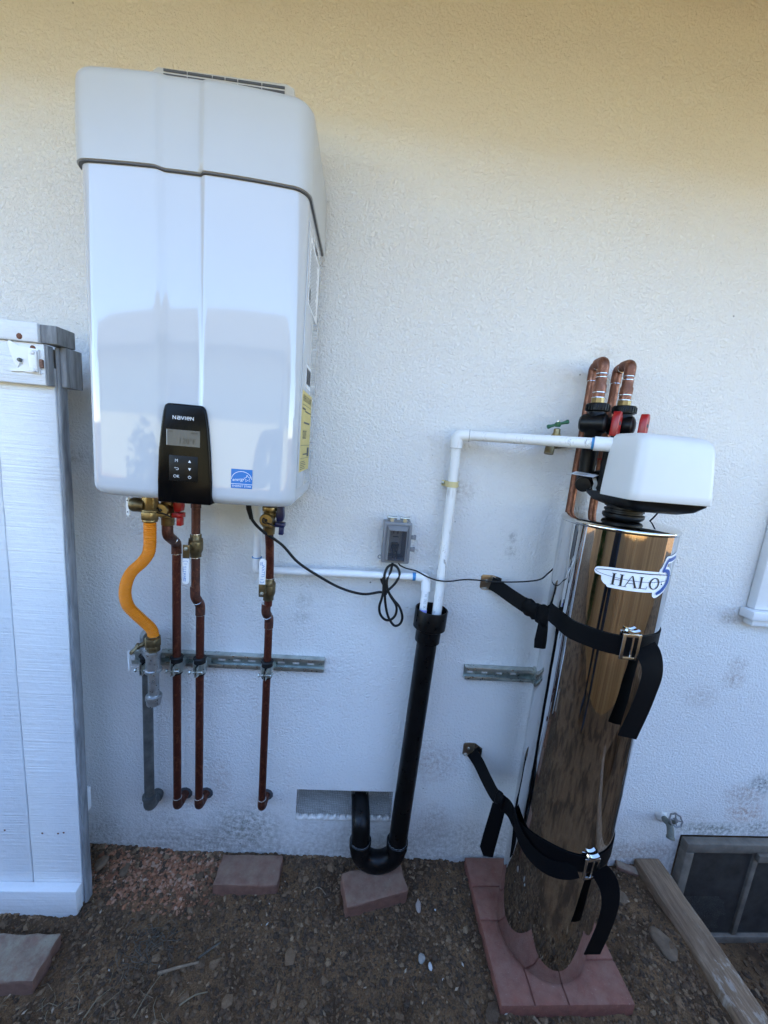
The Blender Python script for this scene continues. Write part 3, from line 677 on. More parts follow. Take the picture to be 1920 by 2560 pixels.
# right side: pressed panel and labels
side = mbx = MB().box(-.1405, -.1378, -.236, -.040, 1.296, 1.835).build('side_panel', M['enamel'], heater, bevel=.0022)
sx_ = lambda x: (lambda y, z: (x, y, z))
lab = MB().box(-.1378, -.1372, -.226, -.078, 1.332, 1.512).build('energy_label', M['yellowlabel'], side, smooth=False)
mb = MB(); fl = lambda u, v: (-.1369, -.152 + u, 1.42 + v)
text_on(mb, 'ENERGYGUIDE', .0195, lambda u, v: fl(u, v + .0765), sx=.98)
for k, (a, b_, z, hh) in enumerate([(-.068, .068, .062, .001), (-.068, -.02, .052, .004), (-.03, .065, .048, .003), (-.04, .05, .022, .004), (-.068, .068, -.028, .001), (-.035, .03, -.05, .003), (-.068, .068, -.058, .0008)]): mb.add([fl(a, z), fl(b_, z), fl(b_, z + hh), fl(a, z + hh)], [(0, 1, 2, 3)])
for k in range(5): mb.add([fl(-.066, -.066 - k * .0042), fl(.0 + .01 * (k % 3), -.066 - k * .0042), fl(.0 + .01 * (k % 3), -.0645 - k * .0042), fl(-.066, -.0645 - k * .0042)], [(0, 1, 2, 3)])
text_on(mb, '$205', .028, lambda u, v: fl(u - .02, v - .004)); mb.add([fl(.03, -.055), fl(.062, -.055), fl(.062, -.033), fl(.03, -.033)], [(0, 1, 2, 3)])
mb.build('label_print', M['print'], lab, smooth=False, fix=False)
lab = MB().box(-.1378, -.1372, -.190, -.120, 1.522, 1.572).build('barcode_label', M['stickerwhite'], side, smooth=False)
mb = MB()
for k in range(16):
    y = -.186 + k * .004; mb.add([(-.1369, y, 1.53), (-.1369, y + .0018 + .001 * (k % 3), 1.53), (-.1369, y + .0018 + .001 * (k % 3), 1.565), (-.1369, y, 1.565)], [(0, 1, 2, 3)])
mb.build('label_print', M['print'], lab, smooth=False, fix=False)
lab = MB().box(-.1378, -.1372, -.214, -.066, 1.688, 1.818).build('rating_label', M['stickerwhite'], side, smooth=False)
mb = MB()
for k in range(17):
    z = 1.694 + k * .007
    mb.add([(-.1369, -.209, z), (-.1369, -.09 - .03 * random.random(), z), (-.1369, -.09 - .03 * random.random(), z + .0032), (-.1369, -.209, z + .0032)], [(0, 1, 2, 3)])
mb.add([(-.1369, -.208, 1.70), (-.1369, -.185, 1.70), (-.1369, -.185, 1.725), (-.1369, -.208, 1.725)], [(0, 1, 2, 3)])
mb.build('label_print', M['greyprint'], lab, smooth=False, fix=False)

# ================================================================== GAS SIDE
hose_pts = [(-.491, -.170, 1.200), (-.491, -.17, 1.182), (-.494, -.165, 1.147), (-.4974, -.16, 1.1202), (-.5041, -.155, 1.0963), (-.522, -.15, 1.0712), (-.5497, -.145, 1.0432), (-.5662, -.14, 1.0117), (-.5746, -.133, .9774),
            (-.5722, -.125, .9426), (-.555, -.118, .9144), (-.5375, -.11, .8892), (-.5273, -.102, .8691), (-.5236, -.1, .852), (-.5236, -.1, .84)]
gh_ = thing('gas_hose', 'orange corrugated flexible gas hose curving below the heater', 'hose', (-.5236, -.1, .82))
pp = spline(hose_pts, 26); d = 0; path = []; rad = []; step = .00105; acc = 0
for a, b_ in zip(pp[:-1], pp[1:]):
    L = (b_ - a).length
    while acc < L:
        path.append(a.lerp(b_, acc / L)); ph = (d % .0046) / .0046; rad.append(.0112 + .0030 * (0.5 + .5 * math.cos(2 * math.pi * ph)) ** .6); acc += step; d += step
    acc -= L
mb = MB(); mb.tube(path, rad, 16); mb.build('hose', M['orange'], gh_, ang=80)
mb = MB(); mb.hexa((-.491, -.17, 1.187), (0, 0, 1), .0205, .020); mb.lathe([(.0165, 0), (.0165, .006)], (-.491, -.17, 1.181)); mb.build('nut', M['brass'], gh_, bevel=.0015)
mb = MB(); mb.hexa((-.5236, -.1, .822), (0, 0, 1), .0200, .022); mb.lathe([(.0150, 0), (.0155, .005)], (-.5236, -.1, .8445)); mb.hexa((-.5236, -.1, .8045), (0, 0, 1), .0168, .017, 6, .3); mb.build('nut', M['brassdull'], gh_, bevel=.0015)

gv = thing('gas_valve', 'brass gas shutoff valve with small white lever under the heater', 'valve', (-.488, -.172, 1.21))
mb = MB(); mb.hexa((-.488, -.172, 1.2085), (0, 0, 1), .0185, .047, 8); mb.lathe([(.0205, 0), (.0205, .004), (.0175, .006)], (-.488, -.172, 1.2075)); mb.build('body', M['brass'], gv, bevel=.0015)
mb = MB(); mb.lathe([(.016, 0), (.017, .006), (.017, .024), (.014, .030), (.010, .031)], (-.4985, -.176, 1.222), (-1, -.15, 0), 20); mb.box(-.527, -.522, -.184, -.180, 1.226, 1.231); mb.build('stem_cap', M['brassdull'], gv)
mb = MB(); mb.prism([(-.5335, -.190, 1.239), (-.5270, -.1905, 1.240), (-.5255, -.1905, 1.200), (-.5275, -.1905, 1.196), (-.5335, -.190, 1.197)], (0, .006, 0)); lv = mb.build('lever', M['trim'], gv, bevel=.001)
for zz in (1.2325, 1.2055): MB().lathe([(.0019, 0), (.0017, .0008)], (-.5298, -.1903, zz), (0, -1, 0), 8).build('rivet', M['slot'], lv)

gp = thing('gas_pipe', 'grey iron gas riser with elbow at the bottom and drip leg', 'pipe', (-.568, -.05, .25))
mb = MB(); mb.cyl((-.568, -.05, .268), (-.568, -.05, .80), .0137, 18); mb.build('riser', M['blackiron'], gp)
mb = MB(); mb.tube(fillet([(-.568, -.05, .292), (-.568, -.05, .250), (-.568, .004, .250)], .034, 8), .0172, 16); mb.lathe([(.0196, 0), (.0196, .009)], (-.568, -.05, .285)); mb.lathe([(.0196, 0), (.0196, .009)], (-.568, -.008, .250), (0, -1, 0)); mb.build('elbow', M['blackiron'], gp)
mb = MB(); mb.tube(fillet([(-.568, -.05, .782), (-.568, -.05, .828), (-.548, -.072, .828)], .028, 8), .0175, 16); mb.lathe([(.0205, 0), (.0205, .009)], (-.568, -.05, .780)); mb.build('elbow', M['galv'], gp)
mb = MB(); mb.cyl((-.551, -.069, .824), (-.526, -.096, .790), .0155, 14); mb.build('side_valve', M['brassdull'], gp)
mb = MB(); mb.cyl((-.553, -.068, .812), (-.579, -.084, .803), .0065, 10); mb.hexa((-.572, -.080, .8055), (-.95, -.3, -.3), .009, .006); mb.prism([(-.577, -.084, .808), (-.571, -.090, .803), (-.585, -.096, .785), (-.592, -.092, .790)], (0, -.003, .002)); sv = mb.build('lever_stem', M['brassdull'], gp, bevel=.0006)
mb = MB(); mb.prism([(-.594, -.088, .797), (-.5895, -.092, .797), (-.5885, -.092, .76), (-.5895, -.092, .741), (-.5925, -.090, .738), (-.594, -.088, .76)], (0, -.010, 0)); mb.build('lever', M['trim'], sv, bevel=.0015)
mb = MB(); TX, TY = -.5248, -.1
mb.lathe([(.0195, 0), (.0212, .001), (.0212, .008), (.0182, .0105), (.0182, .052), (.0212, .0545), (.0212, .0615), (.0195, .0625)], (TX, TY, .7425), n=22); mb.lathe([(.0175, 0), (.0195, .024), (.0205, .025), (.0205, .03)], (TX - .004, TY + .005, .785), (-.6, .7, .15)); mb.build('tee', M['galv'], gp)
mb = MB(); mb.cyl((TX, TY, .665), (TX, TY, .745), .0138, 18); mb.build('drip_nipple', M['galv'], gp)
mb = MB(); mb.lathe([(.012, -.001), (.0175, .002), (.0186, .012), (.0186, .017), (.0206, .019), (.0206, .028), (.018, .0295)], (TX, TY, .6425), n=22); mb.build('drip_cap', M['galv'], gp)

# ================================================================== COPPER UNDER THE HEATER
RP = .0111
def ring(mb, p, ax, r=RP): return mb.lathe([(r + .0004, 0), (r + .0017, .0008), (r + .0015, .0024), (r + .0004, .003)], p, ax, 16)
def clamp(strut, x, y, r, zc=.735):
    c = MB(); c.lathe([(r, 0), (r + .0045, .001), (r + .0045, .052), (r, .053)], (x, y, zc - .0265), n=18); c.lathe([(r + .005, 0), (r + .0075, .003), (r + .005, .006)], (x, y, zc + .022), n=18); cl = c.build('clamp_bushing', M['rubber'], strut)
    for s_ in (-1, 1):
        m2 = MB(); pth = []
        for k in range(13):
            a = math.pi * (.08 + .84 * k / 12)
            pth.append((x + s_ * (r + .0062) * math.sin(a), y + (r + .0062) * math.cos(a), zc - .004))
        pth = [(x + s_ * (r + .006), -.012, zc - .004)] + pth + [(x + s_ * .0026, y - r - .020, zc - .004)]
        m2.ribbon(pth, (0, 0, 1), .030, .0016); m2.build('clamp_half', M['zinc'], cl, ang=50)
    m2 = MB(); m2.cyl((x - .017, y - r - .013, zc - .006), (x + .017, y - r - .013, zc - .006), .0029, 10); m2.hexa((x - .0195, y - r - .013, zc - .006), (1, 0, 0), .0058, .004); m2.lathe([(.0055, 0), (.0055, .003)], (x + .015, y - r - .013, zc - .006), (1, 0, 0)); m2.build('clamp_screw', M['zinc'], cl, bevel=.0004)

def strut_channel(name, x0, x1, label, slots):
    t = thing(name, label, 'strut', ((x0 + x1) / 2, -.001, .733)); z0, z1, dp, th, lip = .712, .7535, .0215, .0024, .0085
    mb = MB(); mb.box(x0, x1, -.001 - th, -.001, z0, z0 + .0125); mb.box(x0, x1, -.001 - th, -.001, z1 - .0145, z1)
    xs_ = [x0] + [v for s_ in slots for v in s_] + [x1]
    for k in range(0, len(xs_) - 1, 2): mb.box(xs_[k], xs_[k + 1], -.001 - th, -.001, z0 + .0125, z1 - .0145)
    mb.build('back_web', M['zinc'], t, smooth=False)
    for (za, zb_, sg) in ((z1 - th, z1, -1), (z0, z0 + th, 1)):
        mb = MB(); mb.prism([(x0, -.0035, za if sg > 0 else zb_), (x0, -dp, za if sg > 0 else zb_), (x0, -dp, (zb_ if sg > 0 else za) + sg * lip), (x0, -dp + th, (zb_ if sg > 0 else za) + sg * lip), (x0, -dp + th, zb_ if sg > 0 else za), (x0, -.0035, zb_ if sg > 0 else za)], (x1 - x0, 0, 0))
        mb.build('flange', M['zinc'], t, bevel=.0007)
    return t
sl = [(-.608 + k * .0445, -.586 + k * .0445) for k in range(12)]
strutA = strut_channel('strut_channel', -.628, -.0655, 'long slotted zinc strut channel clamping the pipes below the heater', sl)
strutB = strut_channel('strut_channel', .373, .594, 'short slotted zinc strut channel beside the steel tank', [(.383 + k * .047, .404 + k * .047) for k in range(4)])
MB().box(.594, .606, -.030, -.002, .706, .758).build('end_clip', M['zinc'], strutB, bevel=.003)
clamp(strutA, -.568, -.05, .0137); clamp(strutA, -.4852, -.05, RP); clamp(strutA, -.4205, -.05, RP); clamp(strutA, -.2285, -.05, RP)

def drop_pipe(x, ztop, zbot, t):
    mb = MB(); mb.cyl((x, -.05, zbot + .02), (x, -.05, ztop), RP, 18); mb.build('pipe', M['copper'], t)
    mb = MB(); mb.tube(fillet([(x, -.05, zbot + .036), (x, -.05, zbot), (x + .003, .006, zbot)], .026, 8), RP + .0016, 16); el = mb.build('elbow', M['copperfit'], t)
    mb = MB(); ring(mb, (x, -.05, zbot + .034), (0, 0, 1)); mb.build('solder_ring', M['solder'], el)
    mb = MB(); mb.lathe([(RP + .006, 0), (RP + .011, .0008), (RP + .004, .0016)], (x + .003, -.0005, zbot), (0, -1, 0), 11); mb.build('wall_hole', M['slot'], el)
def offset45(t, top, bot, zt, zb_, r=RP):
    """two 45 degree elbows joining top point to bottom point"""
    a, b_ = Vector(top), Vector(bot); mb = MB()
    k1 = a + Vector((0, 0, -zt)); k2 = b_ + Vector((0, 0, zb_))
    mid = (k1 + k2) / 2; dv = (k2 - k1).normalized()
    e1 = MB(); e1.tube(fillet([a, k1, mid - dv * .0005], .022, 7), r + .0017, 16); o1 = e1.build('elbow', M['copperfit'], t)
    e2 = MB(); e2.tube(fillet([mid + dv * .0005, k2, b_], .022, 7), r + .0017, 16); o2 = e2.build('elbow', M['copperfit'], t)
    q = MB(); ring(q, a - Vector((0, 0, .0015)), (0, 0, 1)); q.build('solder_ring', M['solder'], o1); q = MB(); q.lathe([(r + .0004, -.0012), (r + .0021, 0), (r + .0004, .0012)], mid, dv, 16); q.build('solder_ring', M['solder'], o1)
    q = MB(); ring(q, b_ - Vector((0, 0, .0015)), (0, 0, 1)); q.build('solder_ring', M['solder'], o2)

def ball_valve(t, x, y, z, up, text):
    """soldered ball valve with a white sleeved lever lying along the pipe"""
    mb = MB(); mb.lathe([(RP + .001, -.032), (RP + .0032, -.031), (RP + .0032, -.021), (.0165, -.017), (.0185, -.010), (.0185, .010), (.0165, .017), (RP + .0032, .021), (RP + .0032, .031), (RP + .001, .032)], (x, y, z), n=20); mb.hexa((x, y, z + .012), (0, 0, 1), .0188, .007, 8)
    vb = mb.build('ball_valve', M['brassdull'], t, bevel=.0006)
    mb = MB(); mb.cyl((x - .006, y - .012, z), (x - .008, y - .030, z), .0065, 10); mb.build('stem', M['brassdull'], vb)
    s_ = 1 if up else -1; lx = x - .0095; ly = y - .033
    mb = MB(); mb.prism([(lx - .0085, ly, z - s_ * .010), (lx + .0085, ly, z - s_ * .010), (lx + .009, ly, z + s_ * .006), (lx + .0065, ly, z + s_ * .032), (lx - .0095, ly, z + s_ * .032), (lx - .009, ly, z + s_ * .006)], (0, -.0026, 0)); mb.build('lever', M['brassdull'], vb, bevel=.0006)
    mb = MB(); mb.hexa((lx, ly - .0026, z), (0, -1, 0), .0055, .004); mb.cyl((lx, ly - .006, z), (lx, ly - .010, z), .003, 8); mb.build('lever_nut', M['zinc'], vb, bevel=.0004)
    za, zb_ = z + s_ * .026, z + s_ * .097; poly = [(lx - .0088, za), (lx + .0078, za)]
    for k in range(9):
        a = math.pi * k / 8; poly.append((lx - .0008 + .0088 * math.cos(a), zb_ - s_ * .008 + s_ * .0085 * math.sin(a)))
    mb = MB(); mb.prism([(p, ly + .0015, q) for p, q in poly], (0, -.0065, 0)); sl_ = mb.build('lever_sleeve', M['trim'], vb, bevel=.0016)
    zc = (za + zb_) / 2; mb = MB(); fr = lambda u, v: (lx - .0005 + u, ly - .0053, zc + v)
    text_on(mb, text, .0105, lambda u, v: fr(u + .002 * s_, v + .003 * s_), rot=-math.pi / 2 * s_ if s_ > 0 else math.pi / 2)
    for k in (0, 1):
        u0 = -.005 + .0035 * k; mb.add([fr(u0, s_ * .018), fr(u0 + .0014, s_ * .018), fr(u0 + .0014, s_ * .027), fr(u0, s_ * .027)], [(0, 1, 2, 3)])
    for (a0, b0, a1, b1) in ((-.005, -.0295, .005, -.0285), (-.005, -.0285, -.004, -.026), (.004, -.0285, .005, -.026), (-.004, -.0215, .004, -.0205)): mb.add([fr(a0, s_ * b0), fr(a1, s_ * b0), fr(a1, s_ * b1), fr(a0, s_ * b1)], [(0, 1, 2, 3)])
    mb.build('sleeve_print', M['blue'], sl_, smooth=False, fix=False)

def iso_valve(t, x, y, z, m, cap=-.03):
    """brass isolation valve with coloured plastic handles on its right"""
    mb = MB(); mb.lathe([(.0135, -.040), (.0150, -.039), (.0150, -.022), (.0185, -.019), (.0185, -.008), (.0150, -.002), (.0150, .020), (.0185, .022), (.0185, .032), (.014, .034)], (x, y, z), n=20)
    b_ = mb.build('valve_body', M['brass'], t, bevel=.0004)
    mb = MB(); mb.cyl((x, y, z + .002), (x - .001, y - .026, z + .002), .0155, 20); mb.lathe([(.0158, 0), (.0172, .002), (.0172, .006), (.0150, .009), (.006, .0095)], (x - .001, y - .024, z + .002), (0, -1, 0), 24); mb.build('drain_cap', M['brass'], b_)
    mb = MB(); pts = [(x - .002, y - .034, z + .003)] + [(x - .002 + .007 * math.cos(a), y - .036, z + .003 + .007 * math.sin(a)) for a in np.linspace(2.2, 5.2, 8)] + [(x + .010, y - .034, z - .006), (x + .020, y - .026, z - .013)]; mb.tube(spline(pts, 3), .0016, 6); mb.lathe([(.004, 0), (.0035, .003), (.002, .004)], (x - .001, y - .033, z + .003), (0, -1, 0), 12); mb.build('cap_tether', M['rubber'], b_)
    mb = MB(); mb.cyl((x + .010, y, z + .012), (x + .024, y, z + .012), .007, 10); mb.build('stem', M['brass'], b_)
    mb = MB(); mb.prism([(x + .022, y - .012, z + .040), (x + .036, y - .012, z + .040), (x + .038, y - .012, z + .010), (x + .036, y - .012, z - .002), (x + .020, y - .012, z - .004), (x + .018, y - .012, z + .014)], (0, .020, 0)); mb.build('handle', m, b_, bevel=.002)
    mb = MB(); mb.box(x + .018, x + .042, y - .020, y + .002, z - .016, z - .0045); mb.box(x + .028, x + .0395, y - .018, y - .002, z - .036, z - .0165); mb.lathe([(.006, 0), (.005, .003)], (x + .036, y - .020, z - .010), (0, -1, 0), 10); mb.build('handle', m, b_, bevel=.0018)

p2 = thing('copper_pipe', 'dark copper pipe leading down from the red-handled valve', 'pipe', (-.4852, -.05, .255), 'copper pipes under the heater')
iso_valve(p2, -.464, -.140, 1.2085, M['red'])
offset45(p2, (-.466, -.138, 1.172), (-.4852, -.05, 1.068), .030, .030); drop_pipe(-.4852, 1.071, .252, p2)
p3 = thing('copper_pipe', 'dark copper pipe with white lever hanging down, below the control panel', 'pipe', (-.4205, -.05, .255), 'copper pipes under the heater')
mb = MB(); mb.cyl((-.4255, -.07, .975), (-.4255, -.07, 1.262), RP, 18); mb.build('pipe', M['copperfit'], p3)
mb = MB(); mb.lathe([(RP, 0), (RP + .0016, .0006), (RP + .0016, .026), (RP, .0266)], (-.4255, -.07, 1.206)); ring(mb, (-.4255, -.07, 1.203), (0, 0, 1)); mb.build('coupling', M['copperfit'], p3)
ball_valve(p3, -.4255, -.07, 1.1005, False, 'WATTS')
for z_ in (1.131, 1.066): mb = MB(); ring(mb, (-.4255, -.07, z_), (0, 0, 1)); mb.build('solder_ring', M['solder'], p3)
offset45(p3, (-.4275, -.068, .985), (-.4205, -.05, .893), .032, .030); drop_pipe(-.4205, .896, .254, p3)
p4 = thing('copper_pipe', 'dark copper pipe below the blue-handled valve, white lever pointing up', 'pipe', (-.2285, -.05, .255), 'copper pipes under the heater')
iso_valve(p4, -.2245, -.110, 1.1965, M['bluep'])
mb = MB(); mb.tube([(-.2250, -.108, 1.165), (-.2265, -.085, 1.12), (-.2265, -.072, 1.03), (-.229, -.068, .94)], RP, 18); mb.build('pipe', M['copper'], p4)
ball_valve(p4, -.2285, -.0695, .990, True, 'WATTS')
for q_ in ((-.2275, -.071, 1.021), (-.230, -.068, .9575)): mb = MB(); ring(mb, q_, (0, 0, 1)); mb.build('solder_ring', M['solder'], p4)
offset45(p4, (-.2345, -.066, .945), (-.2285, -.05, .865), .026, .028); drop_pipe(-.2285, .868, .254, p4)

# ================================================================== DRAINS
def sock(p, q, r, mb): return mb.cyl(p, q, r, 18)
cp = thing('condensate_pipe', 'thin white plastic condensate pipe running level to the black standpipe', 'pipe', (-.27, -.04, 1.03))
mb = MB(); mb.cyl((-.2685, -.05, 1.06), (-.2670, -.055, 1.262), .0107, 16); mb.build('pipe', M['pvc'], cp)
mb = MB(); mb.tube(fillet([(-.2685, -.049, 1.073), (-.2690, -.045, 1.0345), (-.235, -.041, 1.034)], .016, 6), .0135, 16); e_ = mb.build('elbow', M['pvc'], cp)
mb = MB(); mb.lathe([(.0112, 0), (.0139, .0003), (.0139, .002), (.0112, .0024)], (-.2685, -.049, 1.0720)); mb.build('primer_ring', M['primer'], e_)
mb = MB(); mb.cyl((-.24, -.041, 1.034), (.19, -.041, 1.044), .0107, 16); mb.build('pipe', M['pvc'], cp)
mb = MB(); mb.tube(fillet([(.182, -.041, 1.0438), (.212, -.043, 1.0445), (.2135, -.051, 1.006)], .018, 6), .0137, 16); e_ = mb.build('elbow', M['pvc'], cp)
mb = MB(); mb.lathe([(.0111, 0), (.0118, .0005), (.0118, .010), (.0111, .0105)], (.1725, -.0412, 1.0436), (1, 0, .02)); mb.build('primer_ring', M['primer'], e_)
mb = MB(); mb.cyl((.2130, -.051, 1.012), (.2100, -.060, .930), .0107, 16); tp = mb.build('pipe', M['pvc'], cp)
mb = MB(); mb.lathe([(.0108, 0), (.0111, .0005), (.0111, .014), (.0108, .0145)], (.2107, -.0595, .938), (.03, .10, .99)); mb.build('primer_ring', M['purple'], tp)
mb = MB(); fr = lambda u, v: (.2122 + .0109 * math.sin(u / .0109) - .0000 + (v * .035), -.0555 - .0110 * math.cos(u / .0109) + v * .10, .980 + v)
text_on(mb, 'H  ΞIΞ  X', .010, fr, rot=-math.pi / 2); mb.build('pipe_print', M['greyprint'], tp, smooth=False, fix=False)

dp = thing('discharge_pipe', 'old white plastic drain pipe from the tank head down into the standpipe', 'pipe', (.255, -.05, .95))
PR = .0134
mb = MB(); mb.tube([(.2560, -.040, 1.428), (.2605, -.030, 1.318), (.2560, -.048, 1.10), (.2515, -.060, .925)], PR, 18); mb.build('pipe', M['oldpvc'], dp)
mb = MB(); mb.tube(fillet([(.2562, -.039, 1.418), (.2555, -.041, 1.4545), (.290, -.047, 1.4550)], .018, 6), PR + .0032, 18); e_ = mb.build('elbow', M['oldpvc'], dp)
mb = MB(); mb.lathe([(PR + .001, 0), (PR + .0035, .0003), (PR + .0035, .0012), (PR + .001, .0015)], (.2865, -.0465, 1.4550), (1, -.25, .01)); mb.lathe([(PR + .001, 0), (PR + .0034, .0003), (PR + .0034, .0010), (PR + .001, .0013)], (.2562, -.039, 1.4175)); mb.build('joint_line', M['slot'], e_)
mb = MB(); mb.cyl((.283, -.046, 1.4550), (.560, -.196, 1.4570), PR, 18); mb.build('pipe', M['oldpvc'], dp)
mb = MB(); mb.cyl((.552, -.1915, 1.4569), (.600, -.218, 1.4572), PR + .0036, 18); e_ = mb.build('coupling', M['pvc'], dp)
mb = MB(); mb.lathe([(PR + .0002, 0), (PR + .0008, .0004), (PR + .0008, .005), (PR + .0002, .0055)], (.5468, -.1888, 1.4569), (.879, -.476, .006)); mb.build('primer_ring', M['primer'], e_)
st_ = MB(); pth = [(.2350, -.003, 1.318), (.2445, -.004, 1.318)] + [(.2605 + (PR + .0016) * math.cos(a), -.030 - (PR + .0016) * math.sin(a), 1.318) for a in np.linspace(math.pi - .25, .25, 14)] + [(.2765, -.004, 1.318), (.2865, -.003, 1.318)]
st_.ribbon(pth, (0, 0, 1), .016, .0024); sp_ = st_.build('pipe_strap', M['strapyellow'], dp, ang=50)
for xx in (.2385, .2830): MB().lathe([(.005, 0), (.0045, .002), (.002, .003)], (xx, -.0045, 1.318), (0, -1, 0), 10).build('screw', M['zinc'], sp_)

ab = thing('drain_standpipe', 'black plastic standpipe with wide cup and U trap against the wall', 'drain pipe', (.21, -.06, .08))
axu = Vector((.2365 - .2105, -.060 + .066, .95 - .15)).normalized()
mb = MB(); mb.cyl((.2100, -.066, .148), (.2335, -.0605, .885), .0295, 24); mb.build('pipe', M['abs'], ab)
mb = MB(); mb.lathe([(.031, -.004), (.0362, -.002), (.0362, .034), (.040, .038), (.0470, .041), (.0470, .096), (.0463, .0975), (.0437, .0975), (.0430, .096), (.0430, .050), (.030, .044), (.002, .043)], (.2325, -.0605, .860), axu, 32, cap=False); mb.build('cup', M['abs'], ab)
mb = MB(); mb.lathe([(.0478, 0), (.0482, .001), (.0478, .002)], (.2325 + .0025, -.0605, .860 + .086), axu, 32, cap=False)
zc_, cxl, cxr = .134, .0905, .2095; cm = (cxl + cxr) / 2; rr_ = (cxr - cxl) / 2
pth = [(cxr, -.066, .168)] + [(cm + rr_ * math.cos(a), -.066, zc_ - rr_ * .92 * math.sin(a)) for a in np.linspace(0, math.pi, 18)] + [(cxl, -.066, .168)]
mb = MB(); mb.tube(pth, .0318, 24); tr = mb.build('trap', M['abs'], ab)
mb = MB()
for xx in (cxl, cxr): mb.lathe([(.0318, -.012), (.0345, -.010), (.0348, .012), (.0330, .014)], (xx, -.066, .150), n=24)
mb.build('trap_hub', M['abs'], tr)
mb = MB()
for xx in (cxl, cxr): mb.lathe([(.0297, 0), (.0322, .0008), (.0297, .0016)], (xx, -.066, .1645), n=24)
mb.build('glue_line', M['greyprint'], tr)
mb = MB(); mb.tube(fillet([(cxl, -.066, .155), (.0870, -.064, .226), (.082, .045, .236)], .05, 10), .0296, 24); mb.build('outlet_bend', M['abs'], ab)

# ================================================================== OUTLET BOX AND CORDS
ob = thing('outlet_box', 'grey weatherproof outlet box with clear cover on the wall', 'outlet', (.115, 0, 1.145))
BX0, BX1, BZ0, BZ1 = .0775, .1555, 1.0845, 1.2010
mb = MB(); mb.box(BX0 + .003, BX1 - .003, -.008, -.001, BZ0 + .003, BZ1 - .003); mb.build('back_plate', M['greyp'], ob, bevel=.003)
def frame(name, x0, x1, z0, z1, y0, y1, w, m, par, bev=.004):
    mb = MB(); o4 = [(x0, z0), (x1, z0), (x1, z1), (x0, z1)]; i4 = [(x0 + w, z0 + w), (x1 - w, z0 + w), (x1 - w, z1 - w), (x0 + w, z1 - w)]
    vs = [(x, y0, z) for x, z in o4] + [(x, y0, z) for x, z in i4] + [(x, y1, z) for x, z in o4] + [(x, y1, z) for x, z in i4]; fs = []
    for k in range(4):
        n_ = (k + 1) % 4; fs += [(k, n_, 4 + n_, 4 + k), (8 + k, 12 + k, 12 + n_, 8 + n_), (k, 8 + k, 8 + n_, n_), (4 + k, 4 + n_, 12 + n_, 12 + k)]
    mb.add(vs, fs); return mb.build(name, m, par, bevel=bev)
frame('box_rim', BX0, BX1, BZ0, BZ1, -.040, -.008, .007, M['greyp'], ob)
cv = frame('cover', BX0 - .001, BX1 + .001, BZ0 - .001, BZ1 + .001, -.056, -.0405, .0105, M['greyp'], ob, .004)
mb = MB(); o4 = [(BX0 + .009, BZ0 + .009), (BX1 - .009, BZ0 + .009), (BX1 - .009, BZ1 - .009), (BX0 + .009, BZ1 - .009)]; i4 = [(BX0 + .0155, BZ0 + .0115), (BX1 - .0155, BZ0 + .0115), (BX1 - .0155, BZ1 - .0195), (BX0 + .0155, BZ1 - .0195)]
mb.add([(x, -.054, z) for x, z in o4] + [(x, -.072, z) for x, z in i4], [(0, 1, 5, 4), (1, 2, 6, 5), (2, 3, 7, 6), (3, 0, 4, 7)]); mb.build('cover_bevel', M['greyp'], cv, smooth=False)
mb = MB(); mb.box(i4[0][0], i4[1][0], -.0735, -.0718, i4[0][1], i4[2][1]); mb.build('window', M['clear'], cv, smooth=False)
for xx in (.0985, .1345):
    mb = MB(); mb.box(xx - .005, xx + .005, -.052, -.030, BZ1, BZ1 + .0115); mb.cyl((xx - .013, -.045, BZ1 + .012), (xx + .013, -.045, BZ1 + .012), .0042, 10); mb.lathe([(.006, 0), (.006, .004)], (xx - .013, -.045, BZ1 + .012), (1, 0, 0), 10); mb.lathe([(.006, 0), (.006, .004)], (xx + .009, -.045, BZ1 + .012), (1, 0, 0), 10); mb.build('hinge', M['zinc'], ob)
for zz in (1.161, 1.126):
    mb = MB(); mb.box(BX1 + .0015, BX1 + .0125, -.052, -.036, zz - .0055, zz + .0035); mb.lathe([(.0035, -.001), (.0035, .012)], (BX1 + .0125, -.044, zz - .006), n=10); mb.build('latch', M['greyp'], ob, bevel=.001)
mb = MB(); mb.tube([(BX0 - .0045 + .005 * math.cos(a), -.046, 1.0975 + .005 * math.sin(a)) for a in np.linspace(.6, 5.7, 14)], .0014, 8); mb.build('lock_loop', M['greyp'], ob)
mb = MB(); mb.box(.0985, .1345, -.0125, -.0085, 1.100, 1.178); pl = mb.build('receptacle', M['ivory'], ob, bevel=.002)
mb = MB(); mb.box(.1085, .1245, -.0142, -.0128, 1.150, 1.153).box(.1085, .1110, -.0142, -.0128, 1.160, 1.168).box(.1205, .1230, -.0142, -.0128, 1.160, 1.168); mb.build('socket_slots', M['slot'], pl, smooth=False)
cord = thing('power_cord', 'black heater power cord hanging to the outlet box with coiled slack', 'cord', (.1, -.045, .9))
run = [(-.264, -.165, 1.262), (-.2637, -.16, 1.2288), (-.2588, -.15, 1.2021), (-.2382, -.13, 1.1698), (-.1917, -.1, 1.1272), (-.1508, -.08, 1.076), (-.0917, -.06, 1.0316), (-.0292, -.05, .9976), (.0341, -.045, .9822), (.0796, -.045, .991)]
